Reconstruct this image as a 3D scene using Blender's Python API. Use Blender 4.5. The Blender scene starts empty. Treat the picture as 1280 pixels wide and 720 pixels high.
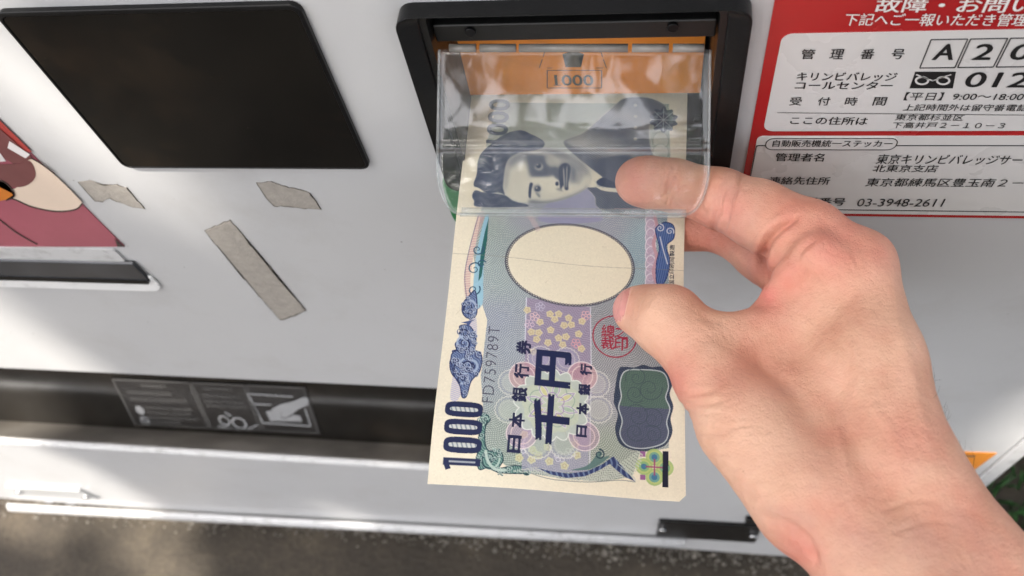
import bpy, bmesh, math, random
import numpy as np
from mathutils import Vector, Matrix

# ------------------------------------------------------------------ camera, world, sun, exposure
sc = bpy.context.scene
COL = sc.collection
F = 30.0 / 36.0 * 1280.0                       # focal length in photo pixels
# camera axes expressed in the world (x right along the machine, y into it, z up)
RM = np.array([[0.9869223468579605, 0.027262060594506685, -0.15887435703887837],
               [0.10128876813913813, -0.871599527108125, 0.479640333785378],
               [-0.12539883062146742, -0.4894599517805664, -0.8629623913483915]])
CAM = np.array([0.0, -0.18, 0.87])
cd = bpy.data.cameras.new('camera')
cam = bpy.data.objects.new('camera', cd)
COL.objects.link(cam)
cd.lens = 30.0
cd.sensor_width = 36.0
cd.clip_start = 0.01
cd.clip_end = 400.0
cd.dof.use_dof = True
cd.dof.focus_distance = 0.266
cd.dof.aperture_fstop = 15.0
m = Matrix.Identity(4)
for i in range(3):
    m[i][0] = RM[i, 0]
    m[i][1] = -RM[i, 1]
    m[i][2] = -RM[i, 2]
    m[i][3] = CAM[i]
cam.matrix_world = m
sc.camera = cam

SUN_TO = Vector((-0.14, -0.40, 0.905)).normalized()     # towards the sun
world = bpy.data.worlds.new('World')
sc.world = world
world.use_nodes = True
wn = world.node_tree
bg = wn.nodes['Background']
sky = wn.nodes.new('ShaderNodeTexSky')
sky.sky_type = 'NISHITA'
sky.sun_disc = False
sky.sun_elevation = math.asin(SUN_TO.z)
sky.sun_rotation = math.atan2(SUN_TO.x, SUN_TO.y)
sky.dust_density = 6.0
sky.air_density = 0.7
sky.ozone_density = 0.0
hz_ = wn.nodes.new('ShaderNodeHueSaturation')          # thin white haze over the blue
hz_.inputs['Saturation'].default_value = 0.42
wn.links.new(sky.outputs[0], hz_.inputs['Color'])
wn.links.new(hz_.outputs[0], bg.inputs[0])
bg.inputs[1].default_value = 0.15
sl = bpy.data.lights.new('sun', 'SUN')
sl.energy = 3.4
sl.angle = math.radians(0.6)
sl.color = (1.0, 0.93, 0.82)
sun = bpy.data.objects.new('sun', sl)
COL.objects.link(sun)
sun.rotation_euler = (-SUN_TO).to_track_quat('-Z', 'Y').to_euler()
sun.location = (-2, -2, 4)
sc.view_settings.view_transform = 'Standard'
sc.view_settings.look = 'None'
sc.view_settings.exposure = 1.8
sc.view_settings.gamma = 1.0
sc.view_settings.use_curve_mapping = False
sc.render.engine = 'CYCLES'
sc.cycles.use_denoising = True
sc.cycles.max_bounces = 10
sc.cycles.transparent_max_bounces = 24
sc.cycles.sample_clamp_indirect = 6.0

rng = np.random.default_rng(7)
random.seed(7)

# ------------------------------------------------------------------ helpers
def U(px, py, y=0.0):
    """point of the plane at world depth y that the photo shows at (px, py)"""
    r = RM @ np.array([px - 640.0, py - 360.0, F])
    t = (y - CAM[1]) / r[1]
    return CAM + r * t

def UG(px, py, z=0.0):
    r = RM @ np.array([px - 640.0, py - 360.0, F])
    t = (z - CAM[2]) / r[2]
    return CAM + r * t

def lin(c):
    c = np.asarray(c, float) / 255.0
    return np.where(c <= 0.04045, c / 12.92, ((c + 0.055) / 1.055) ** 2.4)

def rgb(r, g, b):
    return tuple(float(x) for x in lin((r, g, b))) + (1.0,)

def tag(o, label=None, cat=None, group=None, kind=None):
    if label: o['label'] = label
    if cat: o['category'] = cat
    if group: o['group'] = group
    if kind: o['kind'] = kind
    return o

def empty(name, loc=(0, 0, 0)):
    o = bpy.data.objects.new(name, None)
    o.empty_display_size = 0.02
    COL.objects.link(o)
    o.location = loc
    return o

def link(name, me, mat=None, parent=None, smooth=False):
    o = bpy.data.objects.new(name, me)
    COL.objects.link(o)
    if mat is not None:
        for mm in (mat if isinstance(mat, (list, tuple)) else [mat]):
            me.materials.append(mm)
    if smooth:
        me.polygons.foreach_set('use_smooth', [True] * len(me.polygons))
    if parent is not None:
        o.parent = parent
        p = parent
        off = Vector((0, 0, 0))
        while p is not None:
            off += p.location
            p = p.parent
        o.location = -off
    return o

def mesh_np(name, verts, faces):
    me = bpy.data.meshes.new(name)
    me.from_pydata([tuple(map(float, v)) for v in verts], [], [tuple(int(i) for i in f) for f in faces])
    me.update()
    return me

def bm_obj(name, bm, mat, parent=None, smooth=False, bevel=0.0, segs=2):
    bmesh.ops.recalc_face_normals(bm, faces=bm.faces[:])
    me = bpy.data.meshes.new(name)
    bm.to_mesh(me)
    bm.free()
    o = link(name, me, mat, parent, smooth)
    if bevel > 0:
        md = o.modifiers.new('bevel', 'BEVEL')
        md.width = bevel
        md.segments = segs
        md.limit_method = 'ANGLE'
        md.angle_limit = math.radians(35)
        me.polygons.foreach_set('use_smooth', [True] * len(me.polygons))
        wn_ = o.modifiers.new('wn', 'WEIGHTED_NORMAL')
        wn_.keep_sharp = True
    return o

def box(bm, x0, x1, y0, y1, z0, z1):
    vs = [bm.verts.new(p) for p in ((x0, y0, z0), (x1, y0, z0), (x1, y1, z0), (x0, y1, z0),
                                    (x0, y0, z1), (x1, y0, z1), (x1, y1, z1), (x0, y1, z1))]
    for f in ((0, 1, 2, 3), (4, 7, 6, 5), (0, 4, 5, 1), (1, 5, 6, 2), (2, 6, 7, 3), (3, 7, 4, 0)):
        bm.faces.new([vs[i] for i in f])

def prism(bm, pts, y0, y1):
    """extrude an (x, z) outline from y0 (front) to y1"""
    a = [bm.verts.new((p[0], y0, p[1])) for p in pts]
    b = [bm.verts.new((p[0], y1, p[1])) for p in pts]
    n = len(pts)
    f = bm.faces.new(a)
    bm.faces.new(b[::-1])
    for i in range(n):
        bm.faces.new((a[i], a[(i + 1) % n], b[(i + 1) % n], b[i]))

def prism_x(bm, prof, x0, x1):
    """extrude a (y, z) profile along x"""
    a = [bm.verts.new((x0, p[0], p[1])) for p in prof]
    b = [bm.verts.new((x1, p[0], p[1])) for p in prof]
    n = len(prof)
    bm.faces.new(a)
    bm.faces.new(b[::-1])
    for i in range(n):
        bm.faces.new((a[i], a[(i + 1) % n], b[(i + 1) % n], b[i]))

def rrect(x0, x1, z0, z1, r, n=6, corners=(1, 1, 1, 1)):
    out = []
    for (cx, cz, a0, on) in ((x1 - r, z1 - r, 0, corners[0]), (x0 + r, z1 - r, 90, corners[1]),
                             (x0 + r, z0 + r, 180, corners[2]), (x1 - r, z0 + r, 270, corners[3])):
        if not on:
            out.append((cx + r * (1 if a0 in (0, 270) else -1), cz + r * (1 if a0 in (0, 90) else -1)))
            continue
        for k in range(n + 1):
            a = math.radians(a0 + 90.0 * k / n)
            out.append((cx + r * math.cos(a), cz + r * math.sin(a)))
    return out

def ring(bm, outer, inner, y0, y1, y0i=None):
    """frame between two outlines with the same number of points"""
    n = len(outer)
    y0i = y0 if y0i is None else y0i
    A = [bm.verts.new((p[0], y0, p[1])) for p in outer]
    B = [bm.verts.new((p[0], y0i, p[1])) for p in inner]
    C_ = [bm.verts.new((p[0], y1, p[1])) for p in outer]
    D = [bm.verts.new((p[0], y1, p[1])) for p in inner]
    for i in range(n):
        j = (i + 1) % n
        bm.faces.new((A[i], A[j], B[j], B[i]))
        bm.faces.new((B[i], B[j], D[j], D[i]))
        bm.faces.new((C_[j], C_[i], D[i], D[j]))
        bm.faces.new((A[j], A[i], C_[i], C_[j]))

def cyl(bm, c, axis, r, h, n=20):
    axis = Vector(axis).normalized()
    q = axis.to_track_quat('Z', 'Y').to_matrix()
    c = Vector(c)
    a = [bm.verts.new(c + q @ Vector((r * math.cos(2 * math.pi * k / n), r * math.sin(2 * math.pi * k / n), 0))) for k in range(n)]
    b = [bm.verts.new(v.co + axis * h) for v in a]
    bm.faces.new(a[::-1])
    bm.faces.new(b)
    for i in range(n):
        bm.faces.new((a[i], a[(i + 1) % n], b[(i + 1) % n], b[i]))

def tube(bm, pts, r, n=8):
    pts = [Vector(p) for p in pts]
    rings = []
    for i, p in enumerate(pts):
        t = (pts[min(i + 1, len(pts) - 1)] - pts[max(i - 1, 0)]).normalized()
        q = t.to_track_quat('Z', 'Y').to_matrix()
        rr = r[i] if isinstance(r, (list, tuple)) else r
        rings.append([bm.verts.new(p + q @ Vector((rr * math.cos(2 * math.pi * k / n), rr * math.sin(2 * math.pi * k / n), 0))) for k in range(n)])
    for a, b in zip(rings, rings[1:]):
        for i in range(n):
            bm.faces.new((a[i], a[(i + 1) % n], b[(i + 1) % n], b[i]))
    bm.faces.new(rings[0][::-1])
    bm.faces.new(rings[-1])

def sheet(name, pts_px, y, th, mat, parent, depth=0.0):
    """thin flat piece lying on the plane y=depth, its front th proud of it; outline given as seen"""
    bm = bmesh.new()
    pts = [U(p[0], p[1], y) for p in pts_px]
    prism(bm, [(p[0], p[2]) for p in pts], y, y + th)
    bmesh.ops.triangulate(bm, faces=[f for f in bm.faces if len(f.verts) > 4])
    return bm_obj(name, bm, mat, parent)

# text outlines ------------------------------------------------------
def text_tris(s, bold=0.0, spacing=1.0):
    cu = bpy.data.curves.new('glyphs', 'FONT')
    cu.body = s
    cu.offset = bold
    cu.space_character = spacing
    cu.resolution_u = 4
    o = bpy.data.objects.new('glyphs', cu)
    COL.objects.link(o)
    dg = bpy.context.evaluated_depsgraph_get()
    dg.update()
    me = bpy.data.meshes.new_from_object(o.evaluated_get(dg))
    bpy.data.objects.remove(o)
    bpy.data.curves.remove(cu)
    me.calc_loop_triangles()
    v = np.array([x.co[:2] for x in me.vertices], float)
    t = np.array([x.vertices[:] for x in me.loop_triangles], int)
    bpy.data.meshes.remove(me)
    lo, hi = v.min(0), v.max(0)
    return (v - lo) / (hi - lo), t                      # unit box

def flat_text(name, s, box_px, y, mat, parent, bold=0.0, spacing=1.0):
    """lettering on the plane y. box_px = (bottom-left, bottom-right, top y) as seen in the photo"""
    (bl, br, ty) = box_px
    v, t = text_tris(s, 0.0, spacing)
    if bold > 0:                                         # heavier strokes: overprint, a hair apart
        asp = max(len(s), 1)
        e = bold * 1.5 / asp
        k = len(v)
        sh = [(0, 0), (e, 0), (e / 2, bold * .8)]
        v = np.vstack([v + np.array(q) for q in sh]) / np.array([1 + e, 1 + bold * .8])
        lay = np.repeat([0, 1, 2], k)
        t = np.vstack([t + k * q for q in range(3)])
    else:
        lay = np.zeros(len(v), int)
    a, b = U(bl[0], bl[1], y), U(br[0], br[1], y)
    mid = U((bl[0] + br[0]) / 2, ty, y)
    zc = (a[2] + b[2]) / 2
    x = a[0] + v[:, 0] * (b[0] - a[0])
    z = a[2] + v[:, 0] * (b[2] - a[2]) + v[:, 1] * (mid[2] - zc)
    return link(name, mesh_np(name, np.c_[x, y - 0.000015 * lay, z], t), mat, parent)

# materials ----------------------------------------------------------
def new_mat(name):
    mt = bpy.data.materials.new(name)
    mt.use_nodes = True
    nt = mt.node_tree
    b = nt.nodes['Principled BSDF']
    return mt, nt, b

def N(nt, kind, **kw):
    n = nt.nodes.new(kind)
    for k, v in kw.items():
        if k.startswith('i_'):
            key = k[2:]
            key = int(key) if key.isdigit() else key.replace('_', ' ')
            n.inputs[key].default_value = v
        else:
            setattr(n, k, v)
    return n

def ramp(nt, fac, stops):
    r = nt.nodes.new('ShaderNodeValToRGB')
    el = r.color_ramp.elements
    while len(el) < len(stops):
        el.new(0.5)
    for e, (p, c) in zip(el, stops):
        e.position = p
        e.color = c if len(c) == 4 else tuple(c) + (1.0,)
    nt.links.new(fac, r.inputs[0])
    return r.outputs[0]

def paint(name, col, rough=0.4, metal=0.0, var=0.06, scale=30.0, bump=0.0, bscale=400.0, coat=0.0, spec=0.5, dirt_or_reflection=None, specks=None):
    mt, nt, b = new_mat(name)
    tc = N(nt, 'ShaderNodeTexCoord')
    nz = N(nt, 'ShaderNodeTexNoise', i_Scale=scale, i_Detail=5.0, i_Roughness=0.6)
    nt.links.new(tc.outputs['Object'], nz.inputs['Vector'])
    lo = tuple(c * (1 - var) for c in col[:3]) + (1,)
    hi = tuple(min(1, c * (1 + var)) for c in col[:3]) + (1,)
    c = ramp(nt, nz.outputs['Fac'], [(0.3, lo), (0.7, hi)])
    if dirt_or_reflection:
        dcol, amount, dscale = dirt_or_reflection
        n2 = N(nt, 'ShaderNodeTexNoise', i_Scale=dscale, i_Detail=8.0, i_Roughness=0.7)
        nt.links.new(tc.outputs['Object'], n2.inputs['Vector'])
        f = ramp(nt, n2.outputs['Fac'], [(0.52, (0, 0, 0)), (0.75, (amount,) * 3)])
        mx = N(nt, 'ShaderNodeMix', data_type='RGBA')
        nt.links.new(f, mx.inputs[0])
        nt.links.new(c, mx.inputs[6])
        mx.inputs[7].default_value = dcol
        c = mx.outputs[2]
    if specks:
        vo = N(nt, 'ShaderNodeTexVoronoi', i_Scale=specks[0])
        nt.links.new(tc.outputs['Object'], vo.inputs['Vector'])
        sf = ramp(nt, vo.outputs['Distance'], [(0.035, (1, 1, 1)), (0.075, (0, 0, 0))])
        n4 = N(nt, 'ShaderNodeTexNoise', i_Scale=specks[0] * .35, i_Detail=2.0)
        nt.links.new(tc.outputs['Object'], n4.inputs['Vector'])
        sg = ramp(nt, n4.outputs['Fac'], [(0.55, (0, 0, 0)), (0.62, (specks[1],) * 3)])
        mu = N(nt, 'ShaderNodeMath', operation='MULTIPLY')
        nt.links.new(sf, mu.inputs[0]); nt.links.new(sg, mu.inputs[1])
        m3 = N(nt, 'ShaderNodeMix', data_type='RGBA')
        nt.links.new(mu.outputs[0], m3.inputs[0]); nt.links.new(c, m3.inputs[6])
        m3.inputs[7].default_value = (0.07, 0.06, 0.05, 1)
        c = m3.outputs[2]
    nt.links.new(c, b.inputs['Base Color'])
    b.inputs['Roughness'].default_value = rough
    b.inputs['Metallic'].default_value = metal
    b.inputs['Coat Weight'].default_value = coat
    b.inputs['Coat Roughness'].default_value = 0.06
    b.inputs['Specular IOR Level'].default_value = spec
    r2 = N(nt, 'ShaderNodeTexNoise', i_Scale=scale * 2.3, i_Detail=4.0)
    nt.links.new(tc.outputs['Object'], r2.inputs['Vector'])
    mr = N(nt, 'ShaderNodeMapRange', i_3=max(0.02, rough - 0.07), i_4=rough + 0.08)
    nt.links.new(r2.outputs['Fac'], mr.inputs[0])
    nt.links.new(mr.outputs[0], b.inputs['Roughness'])
    if bump > 0:
        bn = N(nt, 'ShaderNodeTexNoise', i_Scale=bscale, i_Detail=3.0)
        nt.links.new(tc.outputs['Object'], bn.inputs['Vector'])
        bp = N(nt, 'ShaderNodeBump', i_Strength=bump, i_Distance=0.001)
        nt.links.new(bn.outputs['Fac'], bp.inputs['Height'])
        nt.links.new(bp.outputs[0], b.inputs['Normal'])
    return mt

def clear_plastic(name, tint, gloss_gain=1.0, rough=0.03, haze=0.04, haze_col=(0.8, 0.82, 0.85, 1)):
    """thin clear plastic: fresnel mix of a mirror and a see-through sheet with light scuffing"""
    mt = bpy.data.materials.new(name)
    mt.use_nodes = True
    nt = mt.node_tree
    nt.nodes.clear()
    out = N(nt, 'ShaderNodeOutputMaterial')
    tr = N(nt, 'ShaderNodeBsdfTransparent')
    tr.inputs[0].default_value = tint
    gl = N(nt, 'ShaderNodeBsdfGlossy', i_Roughness=rough)
    gl.inputs[0].default_value = (gloss_gain, gloss_gain, gloss_gain, 1)
    df = N(nt, 'ShaderNodeBsdfDiffuse')
    df.inputs[0].default_value = haze_col
    tc = N(nt, 'ShaderNodeTexCoord')
    nz = N(nt, 'ShaderNodeTexNoise', i_Scale=60.0, i_Detail=9.0, i_Roughness=0.7)
    mp = N(nt, 'ShaderNodeMapping')
    mp.inputs['Scale'].default_value = (3.0, 1.0, 0.7)
    nt.links.new(tc.outputs['Object'], mp.inputs[0])
    nt.links.new(mp.outputs[0], nz.inputs['Vector'])
    f = ramp(nt, nz.outputs['Fac'], [(0.35, (haze * 0.4,) * 3), (0.75, (haze * 1.9,) * 3)])
    m1 = N(nt, 'ShaderNodeMixShader')
    nt.links.new(f, m1.inputs[0])
    nt.links.new(tr.outputs[0], m1.inputs[1])
    nt.links.new(df.outputs[0], m1.inputs[2])
    fr = N(nt, 'ShaderNodeFresnel')
    ge = N(nt, 'ShaderNodeNewGeometry')
    io = N(nt, 'ShaderNodeMapRange', i_3=1.58, i_4=1.0 / 1.58)      # same reflectance on both faces of the sheet
    nt.links.new(ge.outputs['Backfacing'], io.inputs[0])
    nt.links.new(io.outputs[0], fr.inputs['IOR'])
    bn = N(nt, 'ShaderNodeTexNoise', i_Scale=45.0, i_Detail=2.0)
    nt.links.new(tc.outputs['Object'], bn.inputs['Vector'])
    bp = N(nt, 'ShaderNodeBump', i_Strength=0.075, i_Distance=0.002)
    nt.links.new(bn.outputs['Fac'], bp.inputs['Height'])
    nt.links.new(bp.outputs[0], gl.inputs['Normal'])
    m2 = N(nt, 'ShaderNodeMixShader')
    nt.links.new(fr.outputs[0], m2.inputs[0])
    nt.links.new(m1.outputs[0], m2.inputs[1])
    nt.links.new(gl.outputs[0], m2.inputs[2])
    nt.links.new(m2.outputs[0], out.inputs[0])
    return mt

M = {}
M['panel'] = paint('white_enamel', (0.47, 0.472, 0.48), 0.33, var=0.03, scale=9, bump=0.03, bscale=900, coat=0.15,
                   dirt_or_reflection=((0.33, 0.315, 0.30, 1), 0.35, 16.0), specks=(140.0, 0.8))
M['kick'] = paint('kick_panel_enamel', (0.38, 0.385, 0.39), 0.35, var=0.05, scale=14, bump=0.05, bscale=500,
                  dirt_or_reflection=((0.20, 0.18, 0.15, 1), 0.5, 22.0), specks=(90.0, 0.9))
M['side'] = paint('side_enamel', (0.60, 0.60, 0.61), 0.4, var=0.04, scale=10)
M['rim'] = paint('white_rim', (0.50, 0.50, 0.505), 0.3, var=0.03, dirt_or_reflection=((0.12, 0.11, 0.1, 1), 0.6, 90.0))
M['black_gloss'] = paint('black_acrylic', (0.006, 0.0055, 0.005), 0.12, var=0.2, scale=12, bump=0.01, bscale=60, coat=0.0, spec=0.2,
                         dirt_or_reflection=((0.022, 0.015, 0.010, 1), 0.9, 14.0), specks=(260.0, 0.5))  # broad brown patches put blurred reflections into the colour
M['black'] = paint('black_plastic', (0.006, 0.006, 0.0065), 0.30, var=0.25, scale=40, bump=0.06, bscale=1500, spec=0.2,
                   dirt_or_reflection=((0.03, 0.03, 0.03, 1), 0.22, 140.0))
M['black_dull'] = paint('dull_black_plastic', (0.006, 0.006, 0.006), 0.42, var=0.2, scale=60, bump=0.05, bscale=1500)
M['sill'] = paint('worn_grey_sill', (0.30, 0.275, 0.25), 0.4, metal=0.0, var=0.25, scale=20, dirt_or_reflection=((0.25, 0.21, 0.17, 1), 0.5, 30.0))
M['steel'] = paint('steel', (0.55, 0.55, 0.56), 0.25, metal=1.0, var=0.1)
M['chrome'] = paint('dark_metal_strip', (0.045, 0.048, 0.055), 0.22, metal=0.2, var=0.3, coat=0.3)
M['lip'] = paint('white_moulding', (0.74, 0.74, 0.74), 0.3, var=0.03, dirt_or_reflection=((0.2, 0.19, 0.18, 1), 0.5, 120.0))
M['red'] = paint('red_sticker', (0.36, 0.014, 0.016), 0.25, var=0.06, scale=25, coat=0.4)
M['white_sticker'] = paint('white_sticker', (0.58, 0.575, 0.565), 0.28, var=0.03, scale=20, coat=0.4)
M['ink'] = paint('black_ink', (0.012, 0.012, 0.013), 0.35, var=0.1)
M['ink_white'] = paint('white_ink', (0.72, 0.70, 0.68), 0.35, var=0.05)
M['ink_line'] = paint('dark_line_ink', (0.03, 0.03, 0.03), 0.4, var=0.1)
M['orange'] = paint('orange_label', (0.70, 0.24, 0.035), 0.38, var=0.07, scale=60, dirt_or_reflection=((0.35, 0.14, 0.04, 1), 0.35, 80.0))
M['orange_sticker'] = paint('orange_sticker', (0.62, 0.22, 0.03), 0.35, var=0.05)
M['orange_box'] = paint('orange_plastic', (0.55, 0.12, 0.02), 0.4, var=0.1)
M['ink_grey'] = paint('grey_print', (0.10, 0.085, 0.07), 0.4, var=0.2)
M['green'] = paint('green_label', (0.02, 0.17, 0.055), 0.35, var=0.15)
M['tape'] = paint('tape_residue', (0.31, 0.285, 0.255), 0.8, var=0.12, scale=260, bump=0.3, bscale=900, dirt_or_reflection=((0.17, 0.15, 0.13, 1), 0.45, 150.0))
M['tape_edge'] = paint('dark_tape_edge', (0.10, 0.085, 0.07), 0.8, var=0.3, scale=300)
M['label_grey'] = paint('grey_label_print', (0.13, 0.127, 0.124), 0.4, var=0.1)
M['label_white'] = paint('white_label_print', (0.33, 0.335, 0.345), 0.4, var=0.06)
M['label_dark'] = paint('label_ground', (0.018, 0.017, 0.017), 0.3, var=0.1)
M['flap'] = clear_plastic('clear_flap_plastic', (0.975, 0.982, 0.975, 1), 1.0, 0.03, 0.03)
M['flap_edge'] = clear_plastic('clear_flap_edge', (0.86, 0.88, 0.88, 1), 1.0, 0.05, 0.11, (0.85, 0.86, 0.87, 1))
M['poster_red'] = paint('poster_crimson', (0.33, 0.085, 0.115), 0.22, var=0.12, scale=12, coat=0.3)
M['poster_deep'] = paint('poster_red', (0.33, 0.045, 0.04), 0.22, var=0.1, coat=0.3)
M['poster_cream'] = paint('poster_cream', (0.72, 0.58, 0.47), 0.22, var=0.06, coat=0.3)
M['poster_plum'] = paint('poster_plum', (0.16, 0.055, 0.055), 0.22, var=0.15, coat=0.3)
M['poster_orange'] = paint('poster_orange', (0.55, 0.17, 0.02), 0.22, var=0.12, coat=0.3)
M['poster_line'] = paint('poster_line', (0.05, 0.028, 0.028), 0.25, var=0.1, coat=0.3)
M['poster_white'] = paint('poster_white', (0.70, 0.66, 0.66), 0.22, var=0.04, coat=0.3)

# ------------------------------------------------------------------ ground
mt, nt, b = new_mat('weathered_concrete')
tc = N(nt, 'ShaderNodeTexCoord')
n1 = N(nt, 'ShaderNodeTexNoise', i_Scale=7.0, i_Detail=8.0, i_Roughness=0.65)
n2 = N(nt, 'ShaderNodeTexNoise', i_Scale=160.0, i_Detail=4.0, i_Roughness=0.7)
for q in (n1, n2):
    nt.links.new(tc.outputs['Object'], q.inputs['Vector'])
ca = ramp(nt, n1.outputs['Fac'], [(0.3, (0.017, 0.013, 0.009)), (0.5, (0.038, 0.030, 0.021)), (0.72, (0.085, 0.068, 0.047))])
cb = ramp(nt, n2.outputs['Fac'], [(0.35, (0.75, 0.75, 0.75)), (0.65, (1.15, 1.15, 1.15))])
mx = N(nt, 'ShaderNodeMix', data_type='RGBA', blend_type='MULTIPLY')
mx.inputs[0].default_value = 1.0
nt.links.new(ca, mx.inputs[6]); nt.links.new(cb, mx.inputs[7])
nt.links.new(mx.outputs[2], b.inputs['Base Color'])
b.inputs['Roughness'].default_value = 0.85
bp = N(nt, 'ShaderNodeBump', i_Strength=0.6, i_Distance=0.004)
nt.links.new(n2.outputs['Fac'], bp.inputs['Height'])
nt.links.new(bp.outputs[0], b.inputs['Normal'])
M['concrete'] = mt
M['soil'] = paint('dark_soil', (0.045, 0.036, 0.026), 0.9, var=0.4, scale=60, bump=0.8, bscale=150)

bm = bmesh.new()
for (x0, x1, y0, y1) in ((-60, 0.30, -60, 60), (0.30, 60, -60, -0.35), (0.30, 60, 1.0, 60)):
    a = [bm.verts.new(p) for p in ((x0, y0, 0), (x1, y0, 0), (x1, y1, 0), (x0, y1, 0))]
    bm.faces.new(a)
g = bm_obj('ground', bm, M['concrete'])
tag(g, 'weathered grey brown concrete ground in front of the vending machine', 'ground', kind='structure')
bm = bmesh.new()
a = [bm.verts.new(p) for p in ((0.30, -0.35, -0.004), (60, -0.35, -0.004), (60, 1.0, -0.004), (0.30, 1.0, -0.004))]
bm.faces.new(a)
g = bm_obj('soil_bed', bm, M['soil'])
tag(g, 'dark soil bed under the grass at the right of the machine', 'soil', kind='structure')

# grit along the foot of the machine
vs, fs = [], []
for k in range(2600):
    x = rng.uniform(-0.9, 0.22)
    y = rng.normal(0.014, 0.008)
    s = rng.uniform(0.0006, 0.0022) * (1.8 if rng.random() < 0.06 else 1)
    c = np.array([x, y, s * 0.4])
    q = [c + np.array(d) * s * rng.uniform(0.6, 1.2, 3) for d in ((1, 0, 0), (0, 1, 0), (-1, 0, 0), (0, -1, 0), (0, 0, 1), (0, 0, -0.6))]
    o_ = len(vs)
    vs += q
    for t in ((0, 1, 4), (1, 2, 4), (2, 3, 4), (3, 0, 4)):
        fs.append([o_ + i for i in t])
M['grit'] = paint('pale_grit', (0.15, 0.135, 0.115), 0.9, var=0.5, scale=350)
g = link('grit', mesh_np('grit', vs, fs), M['grit'])
tag(g, 'pale grit and dust along the foot of the machine', 'grit', kind='stuff')

# short grass at the right
vs, fs = [], []
for k in range(9000):
    x, y = rng.uniform(0.26, 0.80), rng.uniform(-0.35, 0.75)
    h, w, a = rng.uniform(0.02, 0.05), rng.uniform(0.0012, 0.0024), rng.uniform(0, 6.28)
    l = rng.uniform(-0.02, 0.02, 2)
    d = np.array([math.cos(a), math.sin(a), 0]) * w
    p = np.array([x, y, -0.004])
    mid = p + np.array([l[0] * .4, l[1] * .4, h * .6])
    tip = p + np.array([l[0], l[1], h])
    o_ = len(vs)
    vs += [p - d, p + d, mid + d * .7, mid - d * .7, tip]
    fs += [(o_, o_ + 1, o_ + 2, o_ + 3), (o_ + 3, o_ + 2, o_ + 4)]
M['grass'] = paint('grass_blades', (0.022, 0.085, 0.018), 0.6, var=0.5, scale=25)
g = link('grass', mesh_np('grass', vs, fs), M['grass'])
tag(g, 'short dark green grass beside the right side of the machine', 'grass', kind='stuff')

# ------------------------------------------------------------------ vending machine
vm = tag(empty('vending_machine', (-0.22, 0.30, 0.0)),
         'white drink vending machine with black display window, bill slot and contact sticker', 'vending machine')
XL, XR = -0.656, 0.2115
ZB, ZT = 0.070, 1.36
hz0, hz1 = U(575, 222)[2], U(700, -2)[2]                 # bill slot housing
HX0, HX1 = -0.072, 0.0248
oz1 = U(270, 473)[2]                                    # product outlet
oz0 = U(270, 568)[2]
OX0, OX1 = -0.60, U(700, 540)[0]

holes = [(HX0 + 0.004, HX1 - 0.004, hz0 + 0.004, hz1 - 0.004), (OX0, OX1, oz0, oz1)]
xs = sorted({XL, XR, *[h[0] for h in holes], *[h[1] for h in holes]})
zs = sorted({ZB, ZT, *[h[2] for h in holes], *[h[3] for h in holes]})
bm = bmesh.new()
def vat(cache, x, y, z):
    k = (round(x, 5), round(y, 5), round(z, 5))
    if k not in cache:
        cache[k] = bm.verts.new((x, y, z))
    return cache[k]
cache = {}
def inhole(x, z):
    return any(h[0] < x < h[1] and h[2] < z < h[3] for h in holes)
for x0, x1 in zip(xs, xs[1:]):
    for z0, z1 in zip(zs, zs[1:]):
        if inhole((x0 + x1) / 2, (z0 + z1) / 2):
            continue
        bm.faces.new([vat(cache, *p) for p in ((x0, 0, z0), (x1, 0, z0), (x1, 0, z1), (x0, 0, z1))])
r_ = bmesh.ops.extrude_face_region(bm, geom=bm.faces[:])
for v in [e for e in r_['geom'] if isinstance(e, bmesh.types.BMVert)]:
    v.co.y = 0.0035
bm_obj('front_panel', bm, M['panel'], vm, bevel=0.0009, segs=3)

bm = bmesh.new()                                        # cabinet behind the door
box(bm, XL + 0.004, XR - 0.004, 0.050, 0.62, ZB + 0.004, ZT)
bm_obj('cabinet', bm, M['side'], vm, bevel=0.002)
bm = bmesh.new()                                        # door edge return, with a seam to the cabinet
box(bm, XR - 0.004, XR - 0.0005, 0.0037, 0.045, ZB + 0.001, ZT)
box(bm, XL + 0.0005, XL + 0.004, 0.0037, 0.045, ZB + 0.001, ZT)
box(bm, XL + 0.0045, XR - 0.0045, 0.0037, 0.045, ZB, ZB + 0.003)
bm_obj('door_edge', bm, M['rim'], vm)

# raised corner trim on the right side
bm = bmesh.new()
box(bm, XR - 0.0088, XR + 0.0004, -0.0022, 0.0, ZB, ZT)
bm_obj('corner_trim', bm, M['rim'], vm, bevel=0.0008)

# lower lip
bm = bmesh.new()
pa, pb = U(14, 634, -0.004), U(856, 679, -0.004)
zz = (pa[2] + pb[2]) / 2
prof = []
for k in range(13):
    a = math.radians(-200 + 220 * k / 12)
    prof.append((-0.002 + 0.0055 * math.cos(math.radians(180)) * 0 - 0.006 * math.cos(math.radians(-90 + 180 * k / 12)), zz + 0.008 * math.sin(math.radians(-90 + 180 * k / 12))))
prism_x(bm, prof, pa[0], pb[0])
for v in bm.verts:                                      # the lip runs down slightly to the left
    t = (v.co.x - pa[0]) / (pb[0] - pa[0])
    v.co.z += pa[2] + (pb[2] - pa[2]) * t - zz
bm_obj('bottom_lip', bm, M['rim'], vm, smooth=True)

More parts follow.
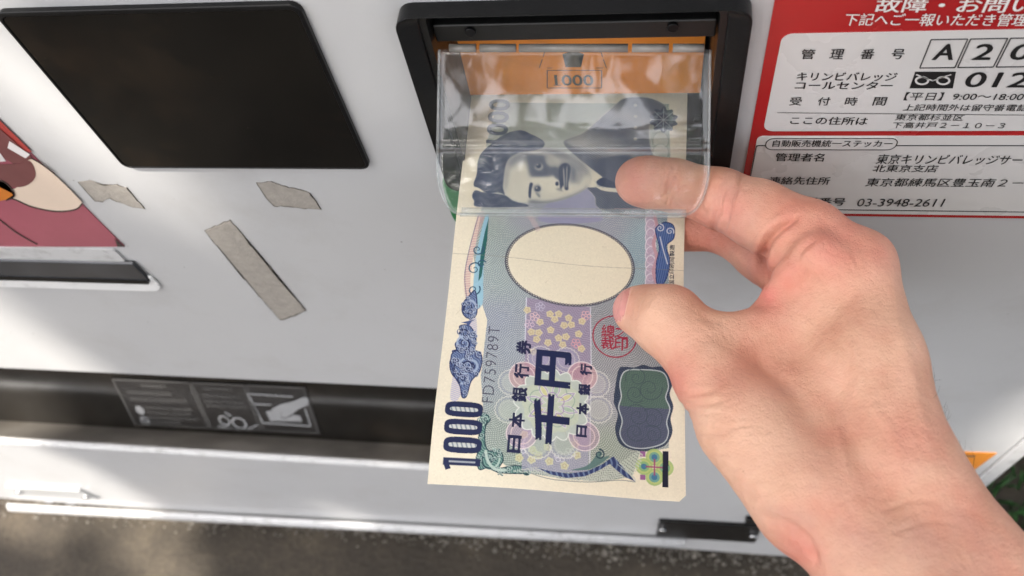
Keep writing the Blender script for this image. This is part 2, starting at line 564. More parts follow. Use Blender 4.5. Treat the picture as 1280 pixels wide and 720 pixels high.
# product outlet: recessed black flap, sill and instruction label
ysill = 0.026
zs_f = U(270, 545, ysill)[2]
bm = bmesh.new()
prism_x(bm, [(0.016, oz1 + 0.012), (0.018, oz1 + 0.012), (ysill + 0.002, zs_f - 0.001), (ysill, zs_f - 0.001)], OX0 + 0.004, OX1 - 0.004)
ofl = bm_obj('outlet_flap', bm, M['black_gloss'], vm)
ofl['label'] = 'black glossy product outlet flap with printed instructions'
bm = bmesh.new()
prism_x(bm, [(0.0037, oz0 - 0.002), (0.0037, oz0 + 0.001), (ysill + 0.006, zs_f + 0.0005), (ysill + 0.006, zs_f - 0.004)], OX0 + 0.001, OX1 - 0.001)
bm_obj('outlet_sill', bm, M['sill'], vm)
bm = bmesh.new()
box(bm, OX0 - 0.006, OX1 + 0.006, 0.036, 0.042, oz0 - 0.03, oz1 + 0.03)
box(bm, OX0 - 0.004, OX0 - 0.001, 0.0037, 0.036, oz0 - 0.02, oz1 + 0.02)
box(bm, OX1 + 0.001, OX1 + 0.004, 0.0037, 0.036, oz0 - 0.02, oz1 + 0.02)
box(bm, OX0 - 0.004, OX1 + 0.004, 0.0037, 0.015, oz1 + 0.016, oz1 + 0.019)
bm_obj('outlet_lining', bm, M['black_dull'], vm)
# bright rim of the outlet's lower edge
bm = bmesh.new()
prism_x(bm, [(-0.0016, oz0 - 0.0040), (-0.0016, oz0 - 0.0012), (-0.0008, oz0 + 0.0002), (0.003, oz0 + 0.0010), (0.003, oz0 - 0.0040)], OX0 - 0.05, OX1)
bm_obj('outlet_rim', bm, M['rim'], vm, bevel=0.0006)

def flap_pt(px, py, proud=0.0004):
    """point on the outlet flap's face"""
    r = RM @ np.array([px - 640.0, py - 360.0, F])
    a = np.array([0, 0.016, oz1 + 0.012]); bb = np.array([0, ysill, zs_f - 0.001])
    d = bb - a
    nrm = np.array([0, -d[2], d[1]]); nrm /= np.linalg.norm(nrm)
    if nrm[1] > 0: nrm = -nrm
    t = np.dot(a + nrm * proud - CAM, nrm) / np.dot(r, nrm)
    return CAM + r * t

def flap_poly(bm, pts, proud):
    vs_ = [bm.verts.new(flap_pt(p[0], p[1], proud)) for p in pts]
    f = bm.faces.new(vs_)
    return f
def quad_in(q, u, v):
    q = np.array(q, float)
    return (q[0] * (1 - u) + q[1] * u) * (1 - v) + (q[3] * (1 - u) + q[2] * u) * v
def thick(bm, th):
    for f in bm.faces: f.normal_update()
    r_ = bmesh.ops.extrude_face_region(bm, geom=bm.faces[:])

LQ = [(139, 473), (382, 484), (402, 543), (169, 532)]   # corners of the instruction label
bm = bmesh.new(); flap_poly(bm, LQ, 0.0004)
lab = bm_obj('instruction_label', bm, M['label_dark'], vm)
bm = bmesh.new()
def fline(bm, a, b_, w, proud=0.0008):
    a, b_ = np.array(a, float), np.array(b_, float)
    d = b_ - a; n_ = np.array([-d[1], d[0]]) / (np.linalg.norm(d) + 1e-9) * w / 2
    flap_poly(bm, [a - n_, b_ - n_, b_ + n_, a + n_], proud)
for (ua, ub) in ((0.0, 0.397), (0.407, 0.677), (0.690, 0.985)):
    c4 = [quad_in(LQ, ua + .005, 0.02), quad_in(LQ, ub, 0.02), quad_in(LQ, ub, 0.97), quad_in(LQ, ua + .005, 0.97)]
    for i in range(4):
        fline(bm, c4[i], c4[(i + 1) % 4], 1.3)
for (u0, u1, v, h) in ((.14, .26, .12, .07), (.05, .27, .28, .08), (.05, .34, .42, .08), (.10, .34, .60, .05), (.10, .33, .70, .05), (.10, .36, .80, .05), (.10, .25, .90, .05),
                       (.46, .60, .12, .07), (.44, .64, .27, .08), (.44, .65, .40, .05), (.44, .64, .49, .05)):
    u = u0
    while u < u1:                                       # rows of characters far too small to read
        w = random.uniform(.010, .017)
        for s_ in range(2):
            vv_ = v + (s_ - .5) * h * .55 + random.uniform(-.01, .01)
            fline(bm, quad_in(LQ, u, vv_), quad_in(LQ, u + w, vv_), 1.0)
        fline(bm, quad_in(LQ, u + w * random.uniform(.2, .8), v - h * .5), quad_in(LQ, u + w * .5, v + h * .5), 1.0)
        u += w + .006
bm_obj('line_print', bm, M['label_grey'], lab)
bm = bmesh.new()
def fcirc(bm, u, v, ru, rv, proud=0.0008, inner=0.0, n=20):
    P = [quad_in(LQ, u + ru * math.cos(a), v + rv * math.sin(a)) for a in np.linspace(0, 2 * math.pi, n, endpoint=False)]
    if inner == 0:
        flap_poly(bm, P, proud)
    else:
        Q = [quad_in(LQ, u + ru * inner * math.cos(a), v + rv * inner * math.sin(a)) for a in np.linspace(0, 2 * math.pi, n, endpoint=False)]
        for i in range(n):
            j = (i + 1) % n
            flap_poly(bm, [P[i], P[j], Q[j], Q[i]], proud)
fcirc(bm, .068, .66, .022, .09)
fcirc(bm, .068, .88, .024, .09, inner=.75)
fline(bm, quad_in(LQ, .052, .82), quad_in(LQ, .084, .94), 1.4)
fcirc(bm, .50, .80, .030, .11, inner=.7)
bm_obj('ring_pull_symbol', bm, M['label_white'], lab)
bm = bmesh.new()
bm_obj('ring_pull_symbol', bm, M['label_white'], lab)
bm = bmesh.new()
fcirc(bm, .575, .84, .040, .13, inner=.72)
bm_obj('ring_pull_symbol', bm, M['label_white'], lab)
bm = bmesh.new()
fline(bm, quad_in(LQ, .45, .93), quad_in(LQ, .56, .98), 1.6)
fline(bm, quad_in(LQ, .60, .98), quad_in(LQ, .67, .86), 1.8)
fline(bm, quad_in(LQ, .52, .62), quad_in(LQ, .55, .70), 1.5)
# hand reaching for a can
def zq(x, y): return (120 + x * 300 / 1280, 450 + y * 110 / 469)
bm_obj('line_symbol', bm, M['label_white'], lab)
bm = bmesh.new()
flap_poly(bm, [zq(*p) for p in ((935, 262), (985, 235), (1050, 220), (1110, 196), (1132, 205), (1135, 240), (1080, 262), (1050, 285), (1010, 310), (985, 300), (990, 280), (950, 285))], .0010)
bm_obj('hand_symbol', bm, M['label_white'], lab)
bm = bmesh.new()
flap_poly(bm, [zq(*p) for p in ((905, 275), (950, 268), (985, 275), (985, 305), (1010, 315), (1055, 290), (1090, 300), (1100, 328), (930, 325))], .0008)
bm_obj('can_symbol', bm, M['label_white'], lab)
bm = bmesh.new()
for a_, b_ in (((805, 180), (1050, 196)), ((805, 180), (840, 235)), ((840, 235), (935, 238)), ((840, 235), (890, 335)), ((890, 335), (1145, 352)), ((1145, 352), (1115, 260))):
    fline(bm, zq(*a_), zq(*b_), 1.8)
bm_obj('outlet_symbol', bm, M['label_white'], lab)

# display window ------------------------------------------------------
wz0, wz1 = U(300, 205.5)[2], U(380, -1)[2]
wx0, wx1 = U(160, 206)[0] - 0.0006, U(465, 206)[0]
bm = bmesh.new()
ring(bm, rrect(wx0, wx1, wz0, wz1, 0.0034), rrect(wx0 + 0.0012, wx1 - 0.0014, wz0 + 0.0008, wz1 - 0.0018, 0.0026), -0.0021, 0.0, -0.0023)
win = bm_obj('display_window', bm, M['black'], vm, bevel=0.0005)
bm = bmesh.new()
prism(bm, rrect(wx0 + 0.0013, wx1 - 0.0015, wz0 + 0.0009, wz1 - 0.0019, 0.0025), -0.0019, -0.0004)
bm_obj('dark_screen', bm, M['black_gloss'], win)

# poster with its holder -----------------------------------------------
def pz(x, y): return (x / 3.0, 130 + y / 3.0)
post = sheet('poster', [(-190, -35), (155.5, 308.5), (-260, 308.5)], -0.0006, 0.0006, M['poster_red'], vm)
post['label'] = 'crimson and cream poster with curved dark outlines'
def art(name, pts, lay, mat):
    return sheet(name, pts, -0.0006 - 0.00012 * lay, 0.0001, mat, post)
def curve_px(pts, n=8):
    """smooth closed outline through the points (Catmull-Rom)"""
    P = np.array(pts, float); out = []
    k = len(P)
    for i in range(k):
        p0, p1, p2, p3 = P[i - 1], P[i], P[(i + 1) % k], P[(i + 2) % k]
        for t in np.linspace(0, 1, n, endpoint=False):
            out.append(0.5 * (2 * p1 + (p2 - p0) * t + (2 * p0 - 5 * p1 + 4 * p2 - p3) * t * t + (3 * p1 - 3 * p2 + p3 - p0) * t ** 3))
    return [tuple(p) for p in out]
def open_px(pts, n=8):
    P = [pts[0]] + list(pts) + [pts[-1]]
    P = np.array(P, float); out = []
    for i in range(1, len(P) - 2):
        p0, p1, p2, p3 = P[i - 1], P[i], P[i + 1], P[i + 2]
        for t in np.linspace(0, 1, n, endpoint=False):
            out.append(0.5 * (2 * p1 + (p2 - p0) * t + (2 * p0 - 5 * p1 + 4 * p2 - p3) * t * t + (3 * p1 - 3 * p2 + p3 - p0) * t ** 3))
    out.append(P[-2])
    return np.array(out)
def stroke_px(pts, w):
    P = open_px(pts)
    d = np.gradient(P, axis=0)
    nn = np.c_[-d[:, 1], d[:, 0]] / (np.linalg.norm(d, axis=1)[:, None] + 1e-9) * w / 2
    return [tuple(p) for p in (P + nn)] + [tuple(p) for p in (P - nn)[::-1]]
art('red_area', [(-190, -35), (40, 190), (-5, 185), (-200, 185)], 1, M['poster_deep'])
cream = curve_px([pz(*p) for p in ((-60, 300), (55, 318), (75, 250), (112, 208), (160, 232), (225, 285), (292, 352), (306, 372), (282, 394), (210, 401), (120, 384), (40, 352), (-60, 345))])
art('cream_shape', cream, 2, M['poster_cream'])
art('outline', stroke_px([pz(*p) for p in ((-60, 345), (40, 354), (120, 386), (210, 403), (282, 396), (308, 373))], 1.7), 3, M['poster_line'])
art('outline', stroke_px([pz(*p) for p in ((100, 196), (150, 222), (205, 262))], 1.2), 3, M['poster_line'])
art('plum_shape', curve_px([pz(*p) for p in ((-60, 235), (60, 225), (112, 215), (134, 265), (110, 300), (60, 312), (-60, 300))]), 3, M['poster_plum'])
art('plum_band', [pz(*p) for p in ((-60, 60), (0, 95), (40, 130), (118, 200), (100, 215), (50, 225), (-60, 150))], 4, M['poster_plum'])
art('pale_bar', [pz(*p) for p in ((35, 140), (112, 190), (96, 204), (28, 165))], 5, M['poster_white'])
art('pale_bar', [pz(*p) for p in ((-60, 160), (0, 185), (22, 215), (-60, 222))], 5, M['poster_white'])
art('orange_shape', curve_px([pz(*p) for p in ((-60, 290), (5, 290), (38, 318), (52, 345), (20, 360), (-60, 362))]), 4, M['poster_orange'])
art('outline', stroke_px([pz(*p) for p in ((-60, 288), (5, 288), (40, 316), (54, 346), (22, 362))], 1.4), 5, M['poster_line'])
art('outline', stroke_px([pz(*p) for p in ((-60, 395), (0, 436), (60, 482), (140, 528))], 1.3), 3, M['poster_line'])
art('outline', [pz(*p) for p in ((430, 505), (462, 533), (468, 536), (440, 536))], 3, M['poster_line'])

hx1 = U(188, 345)[0]
bm = bmesh.new()
z_a, z_b = U(100, 309)[2], U(100, 323)[2]
prism(bm, rrect(-0.62, hx1 - 0.004, z_b, z_a, 0.0012), -0.0012, -0.0001)
hold = bm_obj('poster_holder', bm, M['rim'], vm)
z_c, z_d = U(100, 348)[2], U(100, 359)[2]
bm = bmesh.new()
prism(bm, rrect(-0.62, hx1, z_c, z_b - 0.0002, 0.0042, corners=(0, 0, 0, 1)), -0.0022, -0.0001)
bm_obj('chrome_strip', bm, M['chrome'], hold, bevel=0.0012, segs=3)
bm = bmesh.new()
prism(bm, rrect(-0.62, hx1 + 0.0016, z_d, z_c + 0.006, 0.0075, corners=(0, 0, 0, 1)), -0.0014, -0.0001)
bm_obj('white_lip', bm, M['lip'], hold, bevel=0.0006, segs=3)
bm = bmesh.new()
prism(bm, rrect(-0.62, hx1 - 0.0012, z_c + 0.0008, z_c + 0.0042, 0.0012), -0.0027, -0.0021)
bm_obj('dark_groove', bm, M['black'], hold)

# torn tape residue -----------------------------------------------------
def z1(x, y): return (x / 2.6667, y / 2.6667)
def tape(pts, jag, label):
    pts = np.array(pts, float)
    P = []
    for a, b_ in zip(pts, np.roll(pts, -1, axis=0)):
        k = max(2, int(np.linalg.norm(b_ - a) / 4))
        for t in np.linspace(0, 1, k, endpoint=False):
            P.append(a + (b_ - a) * t + rng.normal(0, jag, 2))
    P = np.array(P)
    c = P.mean(0)
    o = sheet('tape_residue', [tuple(p) for p in P], -0.0005, 0.0004, M['tape'], vm)
    o['label'] = label
    e = sheet('dark_edge', [tuple(c + (p - c) * 1.0 + (p - c) / (np.linalg.norm(p - c) + 1e-6) * (0.9 + 0.5 * rng.random())) for p in P], -0.00025, 0.0002, M['tape_edge'], o)  # darker sheet showing as a thin outline around the scrap
tape([z1(*p) for p in ((262, 608), (300, 604), (345, 618), (388, 618), (420, 628), (448, 660), (482, 696), (440, 690), (410, 680), (365, 660), (345, 672), (318, 670), (290, 640))], 0.35, 'left torn scrap of grey tape below the black window')
tape([z1(*p) for p in ((857, 612), (905, 606), (940, 622), (1000, 635), (1030, 645), (1052, 675), (1069, 698), (1010, 694), (950, 686), (915, 688), (890, 660))], 0.35, 'right torn scrap of grey tape below the black window')
tape([(256, 289), (288, 276), (382, 388), (350, 400)], 0.45, 'long strip of grey tape residue lying diagonally')

# bill slot housing ------------------------------------------------------
bz = hz1
outer = rrect(HX0, HX1, hz0, bz, 0.0048)
inner = rrect(HX0 + 0.0062, HX1 - 0.0062, hz0 + 0.006, bz - 0.0014, 0.0030)
bm = bmesh.new()
ring(bm, outer, inner, -0.0065, 0.0008, -0.0040)
slot = bm_obj('bill_slot_housing', bm, M['black'], vm, bevel=0.0012, segs=3)
bm = bmesh.new()
ring(bm, inner, rrect(HX0 + 0.0082, HX1 - 0.0082, hz0 + 0.0068, bz - 0.0022, 0.0025), -0.0030, 0.040)
prism(bm, inner, 0.040, 0.043)
bm_obj('slot_lining', bm, M['black_dull'], slot)
# bar with screws above the hinge
yb = 0.000
bz0, bz1 = U(715, 50, yb)[2], U(715, 28, yb)[2]
bx0, bx1 = HX0 + 0.0085, HX1 - 0.0085
bm = bmesh.new()
box(bm, bx0, bx1, yb, 0.012, bz0, bz1)
bm_obj('hinge_cover', bm, M['black_dull'], slot, bevel=0.0007)
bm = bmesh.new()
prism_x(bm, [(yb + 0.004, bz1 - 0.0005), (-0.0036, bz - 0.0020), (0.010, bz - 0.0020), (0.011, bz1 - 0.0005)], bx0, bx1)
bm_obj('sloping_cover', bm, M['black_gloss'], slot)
for px, py in ((588, 35), (841, 29)):
    p = U(px, py + 3, yb)
    bm = bmesh.new()
    cyl(bm, (p[0], yb - 0.0012, p[2]), (0, 1, 0), 0.0016, 0.0012)
    bm_obj('screw', bm, M['black'], slot, bevel=0.0003)
bm = bmesh.new()                                        # tiny raised marks, too worn to read
for k in range(7):
    x = U(691 + k * 8.0, 14, 0)[0]
    t = 0.45
    y_, z_ = yb + 0.004 + t * (-0.0076), bz1 + t * (bz - 0.0020 - bz1)
    box(bm, x, x + 0.0009, y_ - 0.0004, y_ + 0.0003, z_ - 0.0004, z_ + 0.0004 + 0.0004 * (k % 2))
bm_obj('raised_mark', bm, M['ink_grey'], slot)
# orange guide plate with print
yp = 0.0212
pz0, pz1 = U(715, 118, yp)[2], U(715, 36, yp)[2]
pxa, pxb = U(561, 100, yp)[0], U(877, 100, yp)[0]
bm = bmesh.new()
box(bm, pxa, pxb, yp, yp + 0.0016, pz0, pz1)
plate = bm_obj('guide_plate', bm, M['orange'], slot, bevel=0.0003)
plate['label'] = 'orange plate above the slot printed with 1000'
flat_text('numeral', '1000', ((694, 107), (742, 107), 93.5), yp - 0.0002, M['ink_grey'], plate, bold=0.05)
def plate_line(name, segs, w):
    bm = bmesh.new()
    for a, b_ in segs:
        A, B_ = U(a[0], a[1], yp - 0.00015), U(b_[0], b_[1], yp - 0.00015)
        d = B_ - A; n_ = np.array([-d[2], 0, d[0]]) / np.linalg.norm(d) * w / 2
        bm.faces.new([bm.verts.new(p) for p in (A - n_, B_ - n_, B_ + n_, A + n_)])
    return bm_obj(name, bm, M['ink_grey'], plate)
plate_line('printed_frame', [((684, 88), (752, 88)), ((752, 88), (752, 110)), ((752, 110), (684, 110)), ((684, 110), (684, 88))], 0.00032)
plate_line('numeral', [((692, 106.5), (701, 106.5)), ((692.5, 96.5), (696.5, 94.5))], 0.0003)
plate_line('bill_symbol', [((674, 85), (678, 74)), ((679, 71), (681, 64)), ((758, 85), (754, 74)), ((753, 71), (751, 64)), ((684, 85), (690, 85)), ((745, 85), (754, 85)), ((681, 63), (751, 63))], 0.00028)
sheet('bill_symbol', [(703, 68), (712, 65), (722, 65), (730, 68), (722, 72), (726, 84), (707, 84), (711, 72)], yp - 0.00012, 0.0001, M['ink_grey'], plate)
# guide tray below the bill
bm = bmesh.new()
prism_x(bm, [(-0.0045, 0.6330), (0.030, 0.6385), (0.030, 0.632), (-0.0045, 0.6290)], bx0, bx1)
bm_obj('guide_tray', bm, M['black'], slot, bevel=0.0006)

# clear flap, lifted -------------------------------------------------------
def depth_at(py, y=0.0):
    r = RM @ np.array([75.0, py - 360.0, F])
    return (y - CAM[1]) / r[1] * F
d_h = depth_at(62, -0.0005)
def PC(px, py, d):
    """point at optical depth d (metres) seen at (px, py)"""
    return CAM + RM @ np.array([(px - 640.0) / F * d, (py - 360.0) / F * d, d])
def flap_depth(py):
    k = np.interp(py, [60, 120, 160, 176, 180, 186, 190, 215, 240, 270],
                  [d_h, d_h + .0050, d_h + .0084, d_h + .0096, d_h + .0091, d_h + .0093, d_h + .0104, d_h + .0112, d_h + .0118, d_h + .0122])
    return float(k)
def flap_x(py):
    xl = 549.0 - 2.5 * min(1, (py - 60) / 140.0)
    xr = 888.0 - 2.0 * min(1, (py - 60) / 140.0)
    if py > 208:
        t = min(1.0, (py - 208) / 60.0)
        e = 1 - math.sqrt(max(0, 1 - t * t))
        xl += 30 * e
        xr -= 29 * e
    return xl, xr
rows = list(np.linspace(62, 172, 16)) + [175, 177, 179, 181, 183, 185, 187, 189, 191, 194] + list(np.linspace(198, 267.6, 26))
nc = 40
vs, fs = [], []
for py in rows:
    xl, xr = flap_x(py)
    for j in range(nc + 1):
        t = j / nc
        vs.append(PC(xl + (xr - xl) * t, py, flap_depth(py) + 0.0006 * (2 * t - 1) ** 2))
for i in range(len(rows) - 1):
    for j in range(nc):
        a = i * (nc + 1) + j
        fs.append((a, a + nc + 1, a + nc + 2, a + 1))
me = mesh_np('bill_flap', vs, fs)
fl = link('bill_flap', me, M['flap'], slot, smooth=True)
fl['label'] = 'clear plastic flap lifted over the banknote'
md = fl.modifiers.new('thickness', 'SOLIDIFY')
md.thickness = 0.0009
md.offset = 0.0
# rounded edge bead of the flap, stiffening bar and hinge pins
edge = []
for py in rows:
    edge.append(PC(flap_x(py)[0], py, flap_depth(py)))
edge2 = [PC(flap_x(py)[1], py, flap_depth(py)) for py in rows]
bm = bmesh.new()
tube(bm, edge + edge2[::-1], 0.00042, 8)
bm_obj('edge_bead', bm, M['flap_edge'], fl, smooth=True)
bm = bmesh.new()
tube(bm, [PC(577 + (857 - 577) * t, 263.5 + 2.0 * t, d_h + .0116) for t in np.linspace(0, 1, 24)], 0.0010, 10)
tube(bm, [PC(575 + (858 - 575) * t, 268.2 + 2.0 * t, d_h + .0120) for t in np.linspace(0, 1, 24)], 0.0006, 10)
bm_obj('stiffening_bar', bm, M['flap_edge'], fl, smooth=True)
M['pin'] = paint('milky_hinge_plastic', (0.26, 0.24, 0.22), 0.18, var=0.12, scale=200, coat=0.3)
for xa, xb in ((562, 595), (600, 645), (649, 785), (790, 836), (841, 880)):
    bm = bmesh.new()
    a_, b_ = U(xa, 60, 0.0008), U(xb, 60, 0.0008)
    tube(bm, [a_, b_], 0.00125, 12)
    bm_obj('hinge_pin', bm, M['pin'], fl, smooth=True)

# contact sticker --------------------------------------------------------
def corner(px, py): return U(px, py, 0.0)
sx0, sz1 = U(968, 0)[0], 0.87 - 0.1560
sx1, sz0 = 0.1900, U(1000, 268)[2]
bm = bmesh.new()
prism(bm, rrect(sx0, sx1, sz0, sz1, 0.003), -0.0005, 0.0)
st = bm_obj('contact_sticker', bm, M['red'], vm)
st['label'] = 'red and white contact sticker with management number and phone number'
ya, yb_, yc = -0.0008, -0.0010, -0.00115
bx_a, bx_b = U(954, 160)[0], sx1 - 0.003
wz_a, wz_b = U(1000, 161.5)[2], U(1100, 38)[2]
bm = bmesh.new()
prism(bm, rrect(bx_a, bx_b, wz_a, wz_b, 0.0030), ya, -0.0005)
bm_obj('white_field', bm, M['white_sticker'], st)
wz_c, wz_d = U(1000, 264)[2], U(1100, 168)[2]
bm = bmesh.new()
prism(bm, rrect(U(929, 262)[0], bx_b, wz_c, wz_d, 0.0018), ya, -0.0005)
bm_obj('white_field', bm, M['white_sticker'], st)
def T(s, x0, y0, x1, y1, ty, mat='ink', bold=0.012, sp=1.0):
    flat_text('lettering', s, ((x0, y0), (x1, y1), ty), yb_, M[mat], st, bold, sp)
T('故障・お問い合わせは', 1092, 15.5, 1430, 16, -3, 'ink_white', 0.02)
T('下記へご一報いただき管理番号をお伝えください', 1054, 32, 1480, 33.5, 17, 'ink_white', 0.012)
T('管', 1000, 74, 1017, 74, 61.5, bold=.02)
T('理', 1036, 74, 1053, 74, 61.5, bold=.02)
T('番', 1074, 74, 1091, 74, 61.5, bold=.02)
T('号', 1112, 74, 1128, 74, 61.5, bold=.02)
T('キリンビバレッジ', 995, 101, 1119, 101.5, 90.5, bold=.02)
T('コールセンター', 993, 111.5, 1114, 112, 102, bold=.02)
T('受', 986, 131.8, 1001, 131.8, 121.5, bold=.015)
T('付', 1021, 131.8, 1036, 131.8, 121.5, bold=.015)
T('時', 1055, 132, 1070, 132, 121.5, bold=.015)
T('間', 1090, 132, 1106, 132, 121.5, bold=.015)
T('ここの住所は', 987, 155.5, 1083, 156.5, 146, bold=.015)
T('【平日】9:00～18:00', 1129, 125.5, 1277, 126, 115.5, bold=.01)
T('上記時間外は留守番電話対応となります', 1128, 138.5, 1385, 139.5, 130.5, bold=.01)
T('東京都杉並区', 1118, 150.5, 1203, 151, 143, bold=.004)
T('下高井戸２－１０－３', 1114, 160.3, 1254, 161, 153, bold=.004)
T('0120', 1203, 109, 1309, 110, 90.5, bold=.04)
T('A', 1164, 75, 1191, 75, 55, bold=.05)
T('2', 1213, 75, 1237, 75, 55, bold=.05)
T('0', 1259, 75, 1284, 75, 55, bold=.05)
T('1', 1309, 75, 1321, 75, 55, bold=.05)
def lines(name, segs, wmm, y=yb_, mat='ink_line', par=None):
    bm = bmesh.new()
    for a, b_ in segs:
        A, B_ = U(a[0], a[1], y), U(b_[0], b_[1], y)
        d = B_ - A; n_ = np.array([-d[2], 0, d[0]]) / np.linalg.norm(d) * wmm / 2000
        d = d / np.linalg.norm(d) * wmm / 2000
        bm.faces.new([bm.verts.new(p) for p in (A - n_ - d, B_ - n_ + d, B_ + n_ + d, A + n_ - d)])
    return bm_obj(name, bm, M[mat], par or st)
for k in range(4):
    pit = U(1195, 82)[0] - U(1148, 82)[0]
    xl, xr, zl, zh = [U(1148.5, 82)[0] + k * pit + q for q in (0, pit * .955)] + [U(1150, 82.5)[2], U(1170, 46)[2]]
    bm = bmesh.new()
    ring(bm, rrect(xl, xr, zl, zh, 0.0002, 1), rrect(xl + .00028, xr - .00028, zl + .00028, zh - .00028, 0.0001, 1), yb_, ya + 0.00002)
    bm_obj('digit_frame', bm, M['ink_line'], st)
lines('printed_rule', [((972, 141), (1420, 145.5))], 0.22)
# toll-free mark: two loops on a dark block
sheet('toll_free_mark', [(1144, 90), (1195, 90), (1191, 110.5), (1137, 110.5)], yb_, 0.0001, M['ink'], st)
for cx in (1152.5, 1179):
    pts = [(cx + 9 * math.cos(a), 101 + 5.5 * math.sin(a)) for a in np.linspace(0, 2 * math.pi, 28, endpoint=False)]
    pin_ = [(cx + 6.4 * math.cos(a), 101 + 3.6 * math.sin(a)) for a in np.linspace(0, 2 * math.pi, 28, endpoint=False)]
    bm = bmesh.new()
    ring(bm, [(U(*p, yc)[0], U(*p, yc)[2]) for p in pts], [(U(*p, yc)[0], U(*p, yc)[2]) for p in pin_], yc, yc + 0.0001)
    bm_obj('toll_free_loop', bm, M['white_sticker'], st)
lines('toll_free_wave', [((1146, 93.5), (1152, 96)), ((1152, 96), (1166, 101)), ((1166, 101), (1180, 96)), ((1180, 96), (1188, 93.5))], 0.42, yc, 'white_sticker')
# lower field
bm = bmesh.new()
pa, pb = U(937, 260, yb_), U(955, 180, yb_)
ox0 = U(945, 182, yb_)[0]
oz_b, oz_t = U(1100, 263.5, yb_)[2], U(1150, 182, yb_)[2]
ring(bm, rrect(ox0, bx_b - .0015, oz_b, oz_t, 0.001, 3), rrect(ox0 + .0003, bx_b - .0018, oz_b + .0003, oz_t - .0003, 0.0008, 3), yb_, ya + .00002)
bm_obj('printed_frame', bm, M['ink_line'], st)
pill0 = rrect(U(957, 179, yc)[0], U(1122, 179, yc)[0], U(1000, 187.5, yc)[2], U(1000, 172.5, yc)[2], 0.0026, 8)
bm = bmesh.new(); prism(bm, pill0, yc, ya + .00002)
bm_obj('title_pill', bm, M['white_sticker'], st)
c_ = np.array(pill0).mean(0)
bm = bmesh.new()
ring(bm, pill0, rrect(U(957, 179, yc)[0] + .0003, U(1122, 179, yc)[0] - .0003, U(1000, 187.5, yc)[2] + .0003, U(1000, 172.5, yc)[2] - .0003, 0.0023, 8), yc - .0001, yc)
bm_obj('pill_outline', bm, M['ink_line'], st)
yb_ = yc - 0.00012
T('自動販売機統一ステッカー', 965, 183.5, 1114, 184, 175, bold=.02)
yb_ = -0.0010
T('管理者名', 968, 201.5, 1029, 202, 191.5, bold=.02)
T('東京キリンビバレッジサービス株式会社', 1094, 205, 1370, 207, 193.5, bold=.012)
T('北東京支店', 1090, 215, 1170, 215.5, 206, bold=.012)
T('連絡先住所', 960, 230.5, 1036, 231, 221, bold=.02)
T('東京都練馬区豊玉南２－６－８', 1081, 233, 1330, 234.5, 223, bold=.01)
T('電話番号', 987, 256.5, 1055, 257, 247, bold=.02)
T('03-3948-2611', 1070, 258, 1177, 258.5, 248.5, bold=.006)

# other bits on the machine ------------------------------------------------
gl = sheet('green_label', curve_px([(553, 226), (566, 221), (584, 228), (590, 250), (584, 282), (572, 280), (562, 262)], 6), -0.0005, 0.0005, M['green'], vm)
gl['label'] = 'green label under the slot half hidden by the banknote'
orange = sheet('orange_sticker', [(1120, 562), (1246, 567), (1208, 595), (1090, 588)], -0.0005, 0.0005, M['orange_sticker'], vm)
orange['label'] = 'orange sticker near the right edge of the machine'
lines('printed_line', [((1150, 569), (1216, 570.5)), ((1140, 576), (1206, 577.5))], 2.5, -0.0007, 'ink_grey', orange)
def bolt_plate(quad, mat, bolts, label):
    o = sheet('bracket_plate', quad, -0.003, 0.0029, mat, vm)
    o['label'] = label
    md = o.modifiers.new('bevel', 'BEVEL'); md.width = 0.0008; md.segments = 2
    for p in bolts:
        q = U(p[0], p[1], -0.0031)
        bm = bmesh.new()
        cyl(bm, (q[0], -0.0055, q[2]), (0, 1, 0), 0.0034, 0.0025, 16)
        bm_obj('bolt', bm, M['steel'], o, bevel=0.0008)
    return o
bolt_plate([(824, 652), (952, 659), (944, 679), (820, 671)], M['black'], [(828, 661), (941, 669)], 'black bracket plate with two bolts at the bottom of the machine')
bolt_plate([(6, 609), (98, 614), (124, 625), (30, 619)], M['kick'], [(24, 614), (108, 620)], 'white bracket plate with two bolts at the lower left')
q = U(942, 646)
bm = bmesh.new()
box(bm, q[0] - .006, q[0] + .004, -.004, 0, q[2] - .006, q[2] + .004)
bm_obj('rubber_stop', bm, M['black'], vm, bevel=0.001)
for px in (62, 90, 620, 1010):                           # levelling feet
    x = UG(px, 648)[0]
    bm = bmesh.new()
    cyl(bm, (x, 0.030, 0.0), (0, 0, 1), 0.018, 0.012, 24)
    cyl(bm, (x, 0.030, 0.012), (0, 0, 1), 0.006, ZB - 0.010, 16)
    cyl(bm, (x, 0.030, 0.030), (0, 0, 1), 0.011, 0.008, 6)
    bm_obj('levelling_foot', bm, M['steel'], vm, bevel=0.001)
for x in (-0.62, 0.17):
    bm = bmesh.new()
    cyl(bm, (x, 0.56, 0.0), (0, 0, 1), 0.018, ZB + 0.006, 16)
    bm_obj('levelling_foot', bm, M['steel'], vm)

# small orange plastic block on the ground left of the machine
ob = UG(-6, 652)
bm = bmesh.new()
box(bm, ob[0] - 0.10, ob[0] + 0.012, 0.03, 0.11, 0.0, 0.055)
bk = bm_obj('plastic_block', bm, M['orange_box'], None, bevel=0.006)
tag(bk, 'small orange plastic block on the ground left of the machine foot', 'block')

